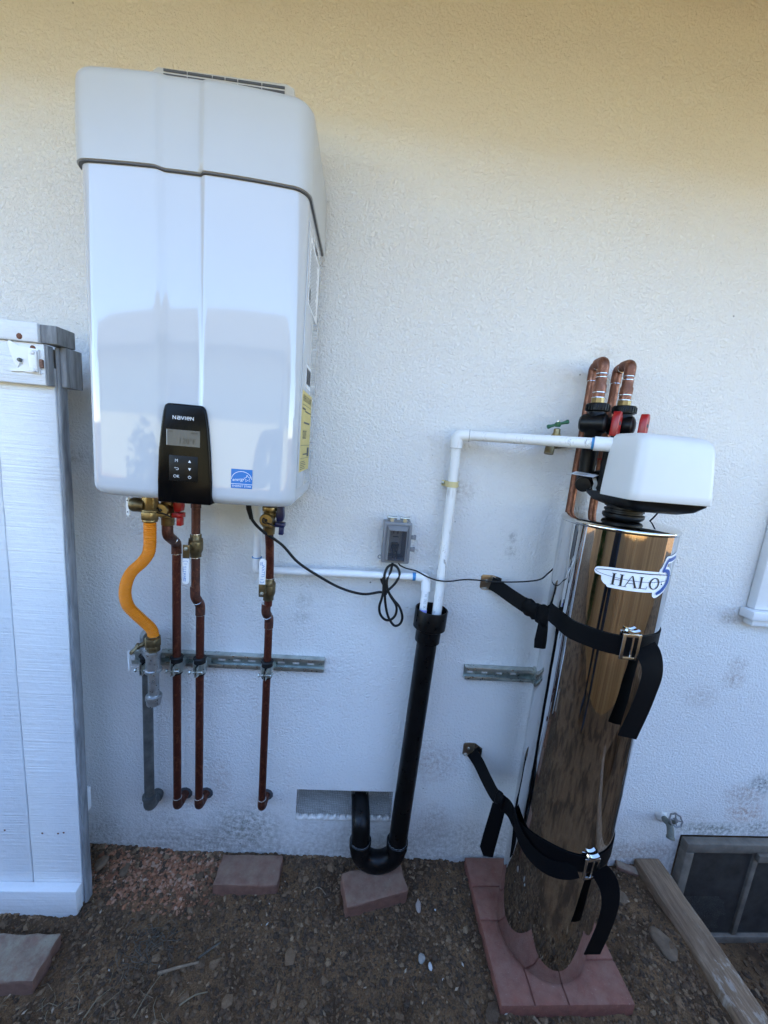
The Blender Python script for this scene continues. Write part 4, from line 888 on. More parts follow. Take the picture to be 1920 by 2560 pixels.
lo = [(.0895, .9925), (.1008, .9985), (.11, 1.008), (.1252, 1.0266), (.1339, 1.0499), (.1263, 1.0685), (.1123, 1.0753), (.0979, 1.0683), (.0908, 1.0452), (.0942, 1.0157), (.0965, .9894), (.1007, .9612), (.1086, .9294), (.1192, .9065), (.1343, .891), (.149, .8992), (.1536, .9232), (.1422, .9531), (.1233, .9734), (.1043, .997), (.0891, 1.0171), (.0827, 1.0325), (.0875, 1.0375), (.0915, 1.0016), (.0891, .9783), (.084, .9494), (.0895, .9246), (.1054, .9075), (.1224, .9085), (.1344, .9274), (.1326, .9561), (.1119, .9869), (.1014, 1.0109), (.0995, 1.0319), (.1075, 1.0551), (.1105, 1.0743), (.111, 1.086)]
for k, (x, z) in enumerate(lo): run.append((x, -.044 - .010 * (0.5 + .5 * math.sin(k * .85)), z))
run += [(.1115, -.038, 1.100), (.1135, -.032, 1.113)]
mb = MB(); mb.tube(spline(run, 6), .0037, 10); mb.build('cable', M['rubber'], cord, ang=80)
mb = MB(); mb.tube([(-.264, -.166, 1.262), (-.2635, -.16, 1.230), (-.2590, -.151, 1.203)], [.0072, .0066, .005], 12); mb.build('strain_relief', M['rubber'], cord)
mb = MB(); mb.prism([(.1045, -.013, 1.136), (.1245, -.013, 1.136), (.1245, -.013, 1.122), (.1175, -.013, 1.108), (.1105, -.013, 1.108), (.1045, -.013, 1.122)], (0, -.022, 0)); mb.build('plug', M['black'], cord, bevel=.003)
mb = MB(); mb.lathe([(.0062, -.007), (.0068, 0), (.0062, .007)], (.0985, -.049, .9945), (.25, 0, 1), 10); mb.build('tie', M['rubber'], cord)
tc = thing('thin_cable', 'thin black cable running along the wall from outlet box to the tank', 'cable', (.3, -.05, 1.05))
mb = MB(); mb.tube(spline([(.1255, -.020, 1.132), (.122, -.03, 1.115), (.120, -.038, 1.098), (.1298, -.05, 1.0799), (.1386, -.05, 1.0744), (.1524, -.05, 1.0694), (.1814, -.05, 1.0636), (.2165, -.06, 1.0503), (.2424, -.079, 1.0495), (.2753, -.079, 1.0500), (.3309, -.06, 1.0516), (.430, -.08, 1.0582), (.5139, -.1, 1.0767), (.5407, -.105, 1.1021), (.585, -.083, 1.13), (.66, -.07, 1.17), (.745, -.10, 1.22), (.760, -.15, 1.27), (.748, -.20, 1.315)], 6), .0021, 8); mb.build('cable', M['rubber'], tc, ang=80)
mb = MB(); mb.tube(spline([(.748, -.09, 1.158), (.757, -.095, 1.168), (.763, -.10, 1.163), (.760, -.10, 1.150), (.750, -.095, 1.138), (.757, -.10, 1.125), (.766, -.105, 1.120), (.766, -.105, 1.110), (.752, -.095, 1.104)], 5), .0028, 8); mb.build('cable_curl', M['rubber'], tc, ang=80)
# ================================================================== STEEL FILTER TANK
TCX, TCY, TR = .636, -.209, .1252
pad = thing('brick_pad', 'red basketweave paver slab under the steel tank', 'paver', (.643, -.19, 0))
px0, py0, bw = .4605, -.371, .0909
def pbrick(x0, x1, y0, y1):
    g_ = .0016; mb = MB(); mb.box(x0 + g_, x1 - g_, y0 + g_, y1 - g_, -.012, .0302 + random.uniform(-.0006, .0006)); mb.build('brick', M['paver'], pad, bevel=.0035, segs=2)
for (i, j, vert) in ((0, 0, 1), (1, 0, 0), (0, 1, 0), (1, 1, 1)):
    ox, oy = px0 + i * 2 * bw, py0 + j * 2 * bw
    if vert: pbrick(ox, ox + bw, oy, oy + 2 * bw); pbrick(ox + bw, ox + 2 * bw, oy, oy + 2 * bw)
    else: pbrick(ox, ox + 2 * bw, oy, oy + bw); pbrick(ox, ox + 2 * bw, oy + bw, oy + 2 * bw)
MB().box(px0 + .002, px0 + .3616, py0 + .002, py0 + .3616, -.014, .0255).build('slab_bed', M['paver'], pad, bevel=.002)

tank = thing('filter_tank', 'tall polished stainless steel water filter tank standing on red pavers', 'water filter', (TCX, TCY, .03))
mb = MB(); prof = [(TR - .010, 0), (TR - .004, .0015), (TR - .0008, .005), (TR, .010)] + [(TR + .0002 * math.sin(k * 1.9), .01 + 1.225 * k / 40) for k in range(1, 40)] + [(TR, 1.236)]
mb.lathe(prof, (TCX, TCY, .0305), n=128); mb.build('shell', M['mirror'], tank, ang=60)
mb = MB(); mb.lathe([(TR + .0004, 1.2365), (TR + .0018, 1.2375), (TR + .0022, 1.2415), (TR + .0010, 1.2450), (TR - .004, 1.2470), (TR - .03, 1.2490), (.07, 1.2505), (.035, 1.2515)], (TCX, TCY, .0305), n=128); mb.build('lid', M['mirror'], tank, ang=60)
# control head
mb = MB(); mb.lathe([(.036, 0), (.042, .003), (.045, .008), (.045, .014), (.040, .016), (.040, .020), (.043, .021), (.043, .025), (.038, .026), (.038, .030), (.043, .031), (.043, .035), (.038, .037), (.036, .060)], (TCX + .006, TCY - .005, 1.2825), n=36); mb.build('neck_nut', M['black'], tank)
mb = MB()
def rrect(x0, x1, y0, y1, r, z, n=6):
    out = []
    for (cx, cy, a0) in ((x1 - r, y1 - r, 0), (x0 + r, y1 - r, math.pi / 2), (x0 + r, y0 + r, math.pi), (x1 - r, y0 + r, 1.5 * math.pi)):
        for k in range(n + 1): a = a0 + math.pi / 2 * k / n; out.append((cx + r * math.cos(a), cy + r * math.sin(a), z))
    return out
mb.loft([rrect(.606, .716, -.300, -.18, .02, 1.314), rrect(.590, .738, -.316, -.15, .02, 1.322), rrect(.578, .754, -.324, -.14, .018, 1.336), rrect(.577, .756, -.325, -.14, .016, 1.3435)]); mb.build('head_base', M['black'], tank)
mb = MB(); rings = []
for (z, i) in ((1.3405, 0), (1.342, -.0012), (1.36, -.0005), (1.42, .004), (1.455, .0075), (1.468, .0105), (1.476, .016), (1.4815, .026), (1.4835, .040)):
    rings.append(rrect(.5715 + i * .55, 0.7560 - i * 1.0, -.331 + i * 1.05, -.205, .020, z, 8))
mb.loft(rings); mb.build('head_cover', M['headwhite'], tank, ang=50)
mb = MB(); mb.box(.600, .735, -.2045, -.150, 1.33, 1.455); mb.build('head_body', M['black'], tank, bevel=.01)
mb = MB(); mb.cyl((.648, -.152, 1.372), (.628, -.105, 1.372), .022, 18); mb.lathe([(.026, 0), (.027, .004), (.027, .02), (.024, .022)], (.637, -.128, 1.372), (.4, -.9, 0), 20); mb.cyl((.70, -.152, 1.372), (.690, -.105, 1.372), .022, 18); mb.build('head_ports', M['black'], tank)
# sticker on the shell: flat print mapped round the cylinder
def cm_(off): return lambda u, v: (TCX + (TR + off) * math.sin(u / TR), TCY - (TR + off) * math.cos(u / TR), v)
def dense(pts, n=6): return [(a[0] + (b[0] - a[0]) * k / n, a[1] + (b[1] - a[1]) * k / n) for a, b in zip(pts[:-1], pts[1:]) for k in range(n)] + [pts[-1]]
def blob(pts_c, w, fn, mb):   # round-ended thick stroke
    stroke2d(pts_c, w, fn, mb)
    for (p) in (pts_c[0], pts_c[-1]):
        r_ = (w if not isinstance(w, list) else (w[0] if p == pts_c[0] else w[-1])) / 2
        mb.add([fn(p[0] + r_ * math.cos(a), p[1] + r_ * math.sin(a)) for a in np.linspace(0, 2 * math.pi, 20, endpoint=False)], [tuple(range(20))])
ring_c, ra, rb = (-.0115, 1.1755), .0905, .0095
five = [(.0815, 1.2225), (.070, 1.2195), (.058, 1.2172), (.0475, 1.2165), (.0435, 1.2080), (.0400, 1.1985), (.0372, 1.1905)]
bowl = [(.0372, 1.1905), (.0450, 1.1925), (.0540, 1.1905), (.0605, 1.1845), (.0630, 1.1755), (.0610, 1.1650), (.0540, 1.1545), (.0440, 1.1465), (.0300, 1.1395)]
bs = [(p[0], p[1]) for p in spline([(a, b, 0) for a, b in bowl], 5)]
fs5 = [(p[0], p[1]) for p in spline([(a, b, 0) for a, b in five[:4]], 4)]; fs5b = dense(five[3:], 3)
mb = MB()
e_pts = [(ring_c[0] - ra * .93 + 2 * ra * .90 * k / 30, ring_c[1]) for k in range(31)]
e_w = [2 * (rb * math.sqrt(max(0, 1 - ((p[0] - ring_c[0]) / ra) ** 2)) + .0055) for p in e_pts]
blob(e_pts, e_w, cm_(.0003), mb); blob(dense([(-.072, 1.163), (.040, 1.163)], 30), .034, cm_(.0005), mb)
blob(bs, .0190, cm_(.0007), mb); blob(fs5, .0170, cm_(.0009), mb); blob(fs5b, .0150, cm_(.0011), mb); blob([(.078, 1.221), (.086, 1.2300)], [.012, .004], cm_(.0012), mb)
for (q0, q1) in (((-.072, 1.1475), (.03, 1.1475)),): blob(dense([q0, q1], 24), .010, cm_(.0006), mb)
blob(dense([(.045, 1.183), (.055, 1.166)], 3), .022, cm_(.0008), mb)
stick = mb.build('sticker', M['stickerwhite'], tank, smooth=True, fix=False)
mb = MB(); el_ = [(ring_c[0] + ra * math.cos(a), ring_c[1] + rb * math.sin(a)) for a in np.linspace(0, 2 * math.pi, 70)]
stroke2d(el_, [.0009 + .0012 * max(0, math.sin(a)) for a in np.linspace(0, 2 * math.pi, 70)], cm_(.0018), mb); mb.build('sticker_ring', M['navy'], stick, smooth=False, fix=False)
mb = MB(); f_ = cm_(.0016); H_, z0 = .0255, 1.1508
def bar(u0, u1, v0, v1, s_=0): mb.add([f_(u0, z0 + v0), f_(u1, z0 + v0), f_(u1 + s_, z0 + v1), f_(u0 + s_, z0 + v1)], [(0, 1, 2, 3)])
def serif(uc, v, w=.0085): bar(uc - w / 2, uc + w / 2, v - .0006, v + .0006)
for uc in (-.0655, -.0505): bar(uc - .0021, uc + .0021, .0006, H_ - .0006); serif(uc, .0); serif(uc, H_)
bar(-.0634, -.0526, .0120, .0132)
mb.add([f_(*p) for p in ((-.0430, z0), (-.0415, z0), (-.0305, z0 + .0262), (-.0320, z0 + .0262))], [(0, 1, 2, 3)]); mb.add([f_(*p) for p in ((-.0235, z0), (-.0190, z0), (-.0290, z0 + .0262), (-.0318, z0 + .0262))], [(0, 1, 2, 3)])
serif(-.0422, 0, .007); serif(-.0212, 0, .009); bar(-.0385, -.0245, .0082, .0094)
bar(-.0135, -.0093, .0006, H_ - .0006); serif(-.0114, H_); bar(-.0155, .0030, -.0006, .0008); mb.add([f_(.0018, z0 + .0008), f_(.0030, z0 + .0008), f_(.0040, z0 + .0060), f_(.0032, z0 + .0060)], [(0, 1, 2, 3)])
oa = np.linspace(0, 2 * math.pi, 40); stroke2d([(.0205 + .0115 * math.cos(a), z0 + .0125 + .0125 * math.sin(a)) for a in oa], [.0014 + .0028 * abs(math.cos(a)) for a in oa], f_, mb)
mb.build('sticker_letters', M['print'], stick, smooth=False, fix=False)
mb = MB(); n5 = len(bs); stroke2d(bs, [.0050 + .0060 * math.sin(math.pi * k / (n5 - 1)) + (.0015 if k > n5 * .8 else 0) for k in range(n5)], cm_(.0021), mb); stroke2d(fs5, [.0080] * len(fs5), cm_(.0023), mb); stroke2d(fs5b, .0058, cm_(.0025), mb)
mb.build('sticker_numeral', mat('sticker_blue', (.014, .075, .29), .32), stick, smooth=False, fix=False)

# ================================================================== TANK STRAPS
def tank_strap(name, label, zfun, a0, a1, lead, leadw, buckle_a, buckle_z, tail, tailw, bracket, knot, short, w=.046):
    t = thing(name, label, 'strap', (bracket[0], 0, bracket[1]))
    bxx, bz = bracket
    mb = MB(); mb.prism([(bxx - .024, -.001, bz - .019), (bxx - .024, -.001, bz + .017), (bxx - .019, -.001, bz + .022), (bxx + .012, -.001, bz + .022), (bxx + .012, -.001, bz - .022), (bxx - .021, -.001, bz - .022)], (0, -.0022, 0)); br = mb.build('bracket', M['bracket'], t, bevel=.0006)
    mb = MB(); mb.prism([(bxx + .0125, -.0012, bz + .022), (bxx + .0125, -.0012, bz - .022), (bxx + .031, -.020, bz - .024), (bxx + .031, -.020, bz + .020)], (.0016, -.0016, 0)); mb.prism([(bxx - .020, -.0012, bz - .0225), (bxx + .012, -.0012, bz - .0225), (bxx + .030, -.019, bz - .0245), (bxx + .026, -.022, bz - .0245), (bxx + .008, -.009, bz - .0225), (bxx - .018, -.006, bz - .0225)], (0, 0, -.0018)); mb.build('bracket_lip', M['chrome'], br, bevel=.0004)
    MB().lathe([(.0050, 0), (.0050, .001), (.0030, .0025)], (bxx - .006, -.0032, bz + .002), (0, -1, 0), 12).build('screw', M['zinc'], br)
    path = []; n = 60
    for k in range(n + 1):
        a = R(a0 + (a1 - a0) * k / n); path.append((TCX + (TR + .0022) * math.sin(a), TCY - (TR + .0022) * math.cos(a), zfun(math.degrees(a))))
    mb = MB(); mb.ribbon(path, (0, 0, 1), w, .0016); mb.build('band', M['fabric'], t, ang=60)
    mb = MB(); P = spline(lead, 6); mb.ribbon(P, [Vector(leadw[0]).lerp(Vector(leadw[1]), k / (len(P) - 1)) for k in range(len(P))], [.040 + .004 * k / len(P) for k in range(len(P))], .0018); mb.build('lead_webbing', M['fabric'], t, ang=60)
    # knotted wraps
    for (c_, ax, wd, rr2, sq) in knot:
        mb = MB(); ax = Vector(ax).normalized(); u = ax.cross(Vector((0, 0, 1))).normalized(); v_ = ax.cross(u)
        rings = [[Vector(c_) + ax * (wd * (k / 6 - .5)) + (u * math.cos(q) * sq + v_ * math.sin(q)) * rr2 * (1 + .10 * math.sin(k * 2.1 + q * 2) - (.16 if k in (0, 6) else 0)) for q in np.linspace(0, 2 * math.pi, 18, endpoint=False)] for k in range(7)]
        mb.loft(rings); mb.build('wrap', M['fabric'], t, ang=70)
    mb = MB(); mb.ribbon(short[0], short[1], short[2], .0018); mb.build('short_end', M['fabric'], t, ang=60)
    # buckle
    ba = R(buckle_a); n_ = Vector((math.sin(ba), -math.cos(ba), 0)); tg = Vector((math.cos(ba), math.sin(ba), 0)); up = Vector((0, 0, 1))
    cpt = Vector((TCX, TCY, 0)) + n_ * (TR + .0062) + up * buckle_z
    def rod(pts, r, name, par): 
        m2 = MB(); m2.tube(fillet(pts, .004, 4), r, 8); return m2.build(name, M['chrome'], par, ang=60)
    hw, hh = .0205, .0305
    mbk = MB()
    for (x0, x1, z0_, z1_) in ((-hw, -hw + .0075, -hh, hh), (hw - .0065, hw, -hh, hh - .0), (-hw + .0076, hw - .0066, hh - .008, hh), (-hw + .0076, hw - .0066, -hh, -hh + .0065)):
        mbk.prism([cpt + tg * x0 + up * z0_, cpt + tg * x1 + up * z0_, cpt + tg * x1 + up * z1_, cpt + tg * x0 + up * z1_], n_ * .0032)
    bk = mbk.build('buckle', M['chrome'], t, bevel=.0010)
    m2 = MB(); m2.ribbon([cpt + tg * (-.015 + .03 * k / 8) + up * (hh + .004 + .0045 * ((k - 4) / 4) ** 2) + n_ * .001 for k in range(9)], n_, .008, .0045); m2.build('buckle_lever', M['chrome'], bk)
    m2 = MB(); m2.cyl(cpt + tg * .004 - up * hh * .8 + n_ * .001, cpt + tg * .004 + up * hh * .8 + n_ * .001, .0026, 8); m2.build('buckle_bar', M['chrome'], bk)
    mb = MB(); P = spline(tail, 7); Q = spline(tailw, 7); mb.ribbon(P, [Vector(q) for q in Q], w * 1.08, .0017); mb.build('tail', M['fabric'], t, ang=60)
    return t
s1 = tank_strap('tank_strap', 'upper black webbing strap with chrome buckle around the steel tank', lambda a: 1.0165 + (.012 if a < -60 else 0) * min(1, (-60 - a) / 20) + .0015 * math.sin(a * .09), -96, 128,
    [(.418, -.012, 1.029), (.436, -.035, 1.024), (.468, -.078, 1.010), (.500, -.122, .999), (.520, -.158, .997), (.517, -.205, 1.008)], ((.25, 0, 1), (.1, 0, 1)),
    -4.5, 1.0165, [(.655, -.343, 1.020), (.664, -.349, 1.008), (.674, -.354, .985), (.677, -.357, .955), (.672, -.358, .915), (.666, -.357, .872), (.656, -.356, .825), (.651, -.356, .803)],
    [(.35, -.1, 1), (.75, -.1, .65), (1, .05, .35), (1, .06, .12), (1, .08, -.10), (1, .08, -.20), (1, .06, -.24), (1, .06, -.24)], (.4125, 1.029),
    [((.497, -.120, 1.001), (.55, -.72, -.2), .046, .025, .36), ((.517, -.168, .999), (.25, -.95, .05), .056, .030, .42)],
    ([(.517, -.170, .990), (.512, -.176, .962), (.509, -.178, .935), (.510, -.180, .915)], [(1, -.4, 0)] * 4, .030))
s2 = tank_strap('tank_strap', 'lower black webbing strap with chrome buckle near the foot of the tank', lambda a: .4275 + .010 * smoothstep(0, 90, a) - .030 * smoothstep(-30, -100, a) if a > -30 else .4275 - .030 * (1 - smoothstep(-100, -30, a)), -104, 128,
    [(.433, -.012, .447), (.452, -.035, .428), (.470, -.070, .402), (.486, -.105, .385), (.500, -.135, .388), (.508, -.165, .398), (.509, -.200, .400)], ((.6, -.1, 1), (.1, 0, 1)),
    4.0, .4195, [(.662, -.345, .424), (.674, -.351, .413), (.690, -.357, .385), (.697, -.362, .345), (.694, -.365, .300), (.687, -.366, .255), (.679, -.366, .212), (.675, -.366, .192)],
    [(.3, -.1, 1), (.7, -.1, .7), (1, .1, .4), (1, .12, .15), (1, .14, -.05), (1, .14, -.16), (1, .14, -.34), (1, .14, -.42)], (.430, .451),
    [((.496, -.128, .387), (.35, -.9, .0), .030, .027, .40)],
    ([(.491, -.135, .378), (.480, -.146, .335), (.472, -.150, .285), (.467, -.152, .245), (.473, -.153, .215)], [(1, -.2, .1), (1, -.2, .05), (1, -.2, -.15), (1, -.2, -.25), (.75, -.2, -.62)], [.040, .042, .044, .044, .028]))

# loose second strand of the lower strap, bowing off the tank
mb = MB(); P = [];
for k in range(30):
    a = -98 + 88 * k / 29; rr2 = TR + .0035 + .010 * math.sin(math.pi * k / 29); P.append((TCX + rr2 * math.sin(R(a)), TCY - rr2 * math.cos(R(a)), .445 - .045 * math.sin(math.pi * min(1, k / 40)) - .02 * (1 - k / 29)))
mb.ribbon(P, (0, .25, 1), .040, .0016); mb.build('loose_strand', M['fabric'], s2, ang=60)

# ================================================================== COPPER RISERS AND BYPASS VALVES BY THE TANK
def riser(xw, xf, label, name='copper_riser'):
    t = thing(name, label, 'pipe', (xw, -.03, .4), 'copper risers beside the tank')
    mb = MB(); mb.cyl((xw, -.030, .36), (xw, -.030, 1.645), RP, 18); mb.build('pipe', M['copperbright'], t)
    mb = MB(); mb.tube(fillet([(xw, -.030, 1.632), (xw, -.030, 1.668), (xw - .002, -.050, 1.6685)], .02, 8), RP + .0018, 16); e1 = mb.build('elbow', M['copperbright'], t)
    for q_, a_ in (((xw, -.030, 1.630), (0, 0, 1)), ((xw - .002, -.050, 1.6685), (0, -1, 0))): mb = MB(); ring(mb, q_, a_); mb.build('solder_ring', M['solder'], e1)
    mb = MB(); mb.cyl((xw - .002, -.045, 1.6685), (xf + .002, -.075, 1.670), RP, 16); mb.build('pipe', M['copperbright'], t)
    mb = MB(); mb.tube(fillet([(xf + .002, -.062, 1.6695), (xf, -.095, 1.6700), (xf, -.095, 1.638)], .022, 8), .0136, 18); e2 = mb.build('elbow', M['copperbright'], t)
    for z_, r_ in ((1.637, .0128), (1.628, .0122), (1.590, .0142), (1.577, .0142)): mb = MB(); ring(mb, (xf, -.095, z_), (0, 0, 1), r_); mb.build('solder_ring', M['solder'], e2)
    mb = MB(); mb.lathe([(.0118, 1.640), (.0118, 1.631), (.0132, 1.630), (.0132, 1.614), (.0154, 1.609), (.0154, 1.592), (.0142, 1.591), (.0142, 1.5605)], (xf, -.095, 0), n=22); mb.build('reducer', M['copperbright'], t)
    mb = MB(); mb.lathe([(.0158, 0), (.0158, .016)], (xf, -.095, 1.562), n=8); mb.build('adapter', M['brass'], t)
    return t
def union_valve(xf, label, red_z):
    t = thing('union_valve', label, 'valve', (xf, -.095, 1.34), 'black union valves beside the tank')
    mb = MB(); mb.lathe([(.024, 0), (.0275, .002), (.0280, .017), (.026, .0205), (.014, .0215)], (xf, -.095, 1.5435), n=28); n_ = mb.build('union_nut', M['black'], t)
    for k in range(22):
        a = 2 * math.pi * k / 22
        if math.sin(a) < .35:
            p_ = Vector((xf + .0276 * math.cos(a), -.095 + .0276 * math.sin(a), 0)); dd = Vector((math.cos(a), math.sin(a), 0)); tt = Vector((-math.sin(a), math.cos(a), 0))
            m2 = MB(); m2.prism([p_ - tt * .0016 + V(0, 0, 1.546), p_ + tt * .0016 + V(0, 0, 1.546), p_ + tt * .0016 + V(0, 0, 1.560), p_ - tt * .0016 + V(0, 0, 1.560)], dd * .0016); m2.build('grip_rib', M['black'], n_, smooth=False)
    mb = MB(); mb.lathe([(.0215, 1.543), (.0215, 1.536), (.024, 1.532), (.026, 1.520), (.026, 1.503), (.024, 1.492), (.0205, 1.487), (.0205, 1.41), (.0195, 1.40), (.0195, 1.352)], (xf, -.095, 0), n=28); mb.build('valve_body', M['black'], t)
    dv = Vector((-.45, .89, 0)).normalized(); ctr = Vector((xf, -.095, 1.513))
    mb = MB(); mb.lathe([(.010, -.034), (.018, -.032), (.0235, -.026), (.0245, -.012), (.0245, .028), (.018, .032), (.012, .034)], ctr + Vector((-.006, -.004, 0)), (.70, -.71, 0), 26); mb.build('valve_barrel', M['black'], t)
    mb = MB(); hx_ = ctr + Vector((.026, -.034, .0)); uu = Vector((.80, .60, 0)); ff = Vector((.60, -.80, 0))
    prof = [(-.0110, -.030), (-.0110, .016), (-.0055, .031), (.0060, .031), (.0120, .022), (.0120, -.030), (.0055, -.030), (.0015, -.022), (-.0030, -.030)]
    mb.prism([hx_ + uu * a + V(0, 0, b_) for a, b_ in prof], ff * .017); hd = mb.build('handle', M['red'], t, bevel=.0016)
    mb = MB(); mb.lathe([(.0052, 0), (.0052, .0006)], hx_ + ff * .0172 + uu * .0005 + V(0, 0, .002), ff, 7); mb.build('handle_hole', M['slot'], hd)
    mb = MB(); mb.tube(fillet([(xf, -.095, 1.385), (xf + .002, -.097, 1.356), (xf + .022, -.125, 1.366)], .02, 7), .0225, 20); mb.build('elbow', M['black'], t)
    return t
r1_ = riser(.6125, .6000, 'bright copper riser on the left, looping over beside the tank head'); r2_ = riser(.6805, .6720, 'bright copper riser on the right, nearer the window')
uv1 = union_valve(.6030, 'black union ball valve with red handle fully visible above the white pipe', 0); uv2 = union_valve(.6760, 'black union ball valve with red handle half hidden by the white head', 0)
mb = MB(); mb.lathe([(.006, 0), (.0185, .001), (.0200, .008), (.0200, .024), (.0225, .026), (.0225, .040), (.018, .042)], (.5735, -.138, 1.3535), (.62, .72, .12), 20); mb.build('port_plug', M['black'], uv1)
hg = thing('paper_tag', 'small white printed tag hanging between black fittings', 'tag', (.57, -.15, 1.38))
mb = MB(); mb.prism([(.5280, -.150, 1.3795), (.5560, -.128, 1.3860), (.6070, -.146, 1.3815), (.5790, -.170, 1.3755)], (0, 0, .0006)); mb.build('paper', M['stickerwhite'], hg, smooth=False)
mb = MB()
for k in range(5): a_ = Vector((.5380, -.1500, 1.3806)).lerp(Vector((.5620, -.1345, 1.3862)), k / 5); b_ = a_ + Vector((.024, -.0115, -.0019)); mb.add([a_, b_, b_ + Vector((.0022, .0014, .0004)), a_ + Vector((.0022, .0014, .0004))], [(0, 1, 2, 3)])
mb.build('tag_print', M['greyprint'], hg, smooth=False, fix=False)
mb = MB(); mb.ribbon(spline([(.593, -.150, 1.374), (.597, -.155, 1.360), (.594, -.156, 1.348), (.603, -.158, 1.336), (.612, -.158, 1.333)], 4), (1, .2, .3), .010, .0008); mb.build('tape', M['ivory'], hg)
mb = MB(); mb.tube([(.6805 + .014 * math.cos(a) - .012, -.034 + .014 * math.sin(a) - .012, 1.424) for a in np.linspace(0, 6.2, 20)], .0020, 6); mb.cyl((.655, -.050, 1.424), (.700, -.062, 1.426), .002, 6); mb.build('zip_tie', M['red'], r2_)

# hose bib with green handle, behind the white pipe
hb = thing('hose_bib', 'brass hose tap with green cross handle behind the white pipe', 'faucet', (.545, -.04, 1.46))
bx_, by_ = .5190, -.066
mb = MB(); mb.lathe([(.016, 0), (.0165, .010), (.012, .014)], (bx_, by_, 1.452), n=16); mb.hexa((bx_, by_, 1.464), (0, 0, 1), .0150, .013); mb.lathe([(.0105, 0), (.0105, .003), (.0088, .006), (.0088, .016), (.0045, .018)], (bx_, by_, 1.477), n=14); mb.build('bonnet', M['brass'], hb, bevel=.0005)
mb = MB(); mb.tube(fillet([(bx_, by_, 1.455), (bx_ + .02, -.045, 1.455), (.580, -.012, 1.462)], .02, 6), .0145, 16); mb.tube(fillet([(bx_, by_, 1.456), (bx_ - .022, by_ - .022, 1.45), (bx_ - .026, by_ - .026, 1.425)], .02, 6), .012, 14); mb.build('body', M['brassdull'], hb)
mb = MB()
for s_ in (-1, 1):
    q0 = Vector((bx_, by_, 1.5055)); q1 = q0 + Vector((s_ * .0265, -.006 * s_, s_ * .0095))
    mb.tube([q0 + (q1 - q0) * t_ for t_ in (0, .35, .6, .85, .96, 1)], [.0055, .0038, .0042, .0060, .0052, .002], 12)
mb.lathe([(.006, 0), (.0080, .003), (.0080, .010), (.005, .013)], (bx_, by_, 1.4985), n=14); mb.build('handle', M['green'], hb)
MB().lathe([(.0040, 0), (.0040, .003), (.002, .0045)], (bx_, by_, 1.5115), n=10).build('handle_screw', M['chrome'], hb)
# old faucet low on the right
of = thing('old_faucet', 'old grey tap with round spoked wheel low on the wall', 'faucet', (1.148, 0, .21))
mb = MB(); rings = []
for k in range(6): rings.append([(1.148 + (.022 - .0035 * k) * math.cos(a) * (1 + .22 * math.sin(3 * a + k * 1.3)), -.001 - .0045 * k, .210 + (.021 - .0035 * k) * math.sin(a) * (1 + .24 * math.cos(2 * a + k * 1.7))) for a in np.linspace(0, 2 * math.pi, 14, endpoint=False)])
mb.loft(rings); mb.build('stucco_collar', M['stuccoplain'], of)
oi = mat('old_painted_iron', (.16, .165, .135), .6, .3, .35, 60, .5, 120, bdist=.002)
mb = MB(); mb.tube(fillet([(1.150, -.012, .211), (1.146, -.045, .222), (1.138, -.064, .188)], .025, 8), [.0105] * 10 + [.0100], 14); mb.lathe([(.0125, 0), (.0125, .007)], (1.1392, -.0615, .193), (-.15, -.35, -.9), 14); mb.build('spout', oi, of)
wc = Vector((1.139, -.066, .263)); wa = Vector((-.25, -.80, .50)).normalized(); wu = wa.cross(Vector((0, 0, 1))).normalized(); wv = wa.cross(wu)
mb = MB(); mb.cyl((1.147, -.040, .222), wc, .0075, 12); mb.build('bonnet', oi, of)
mb = MB(); mb.tube([wc + (wu * math.cos(a) + wv * math.sin(a)) * (.0185 + .0012 * math.cos(8 * a)) for a in np.linspace(0, 2 * math.pi, 49)], .0026, 8, False)
for k in range(4): a = math.pi / 4 * k * 2; mb.cyl(wc, wc + (wu * math.cos(a) + wv * math.sin(a)) * .0185, .0022, 7)
mb.lathe([(.006, -.004), (.0065, .002), (.004, .005)], wc, wa, 12); mb.build('wheel', mat('iron_wheel', (.22, .215, .205), .45, .7, .3, 90), of)

# ================================================================== LOOSE BRICKS AND GROUND LITTER
def brick(name, label, c, size, rz, rx, ry, m, seed, cat='brick', group=None):
    random.seed(seed); sx, sy, sz = size; bm = bmesh.new(); bmesh.ops.create_cube(bm, size=1)
    for v in bm.verts: v.co = (v.co.x * sx, v.co.y * sy, v.co.z * sz)
    bmesh.ops.bevel(bm, geom=bm.edges[:], offset=.005, segments=2, affect='EDGES', profile=.6)
    bmesh.ops.subdivide_edges(bm, edges=[e for e in bm.edges if e.calc_length() > .03], cuts=6, use_grid_fill=True)
    for v in bm.verts:
        p = v.co; n_ = .0016 * math.sin(p.x * 90 + seed) * math.cos(p.y * 130 + seed * 2) + random.uniform(-.0009, .0009)
        v.co = p * (1 + n_ / max(.02, p.length) * 1.2)
    me = bpy.data.meshes.new(name); bm.to_mesh(me); bm.free(); me.materials.append(m)
    me.polygons.foreach_set('use_smooth', [True] * len(me.polygons)); me.set_sharp_from_angle(angle=R(50))
    o = bpy.data.objects.new(name, me); COL.objects.link(o); o.location = c; o.rotation_euler = (R(rx), R(ry), R(rz)); tag(o, label, cat, group); return o
brick('brick', 'brown brick lying flat against the wall below the copper pipe', (-.256, -.064, .0125), (.196, .090, .056), -.4, 0, -.8, M['brick'], 3)
brick('brick', 'reddish brown brick tilted under the black U trap', (.1425, -.103, .022), (.198, .092, .060), 14.5, 4, 1.5, M['brick'], 5)
brick('brick', 'dusty old paver brick at the bottom left corner, cut by the frame', (-.806, -.281, .021), (.200, .094, .056), 1.5, 0, 2, M['oldbrick'], 8)
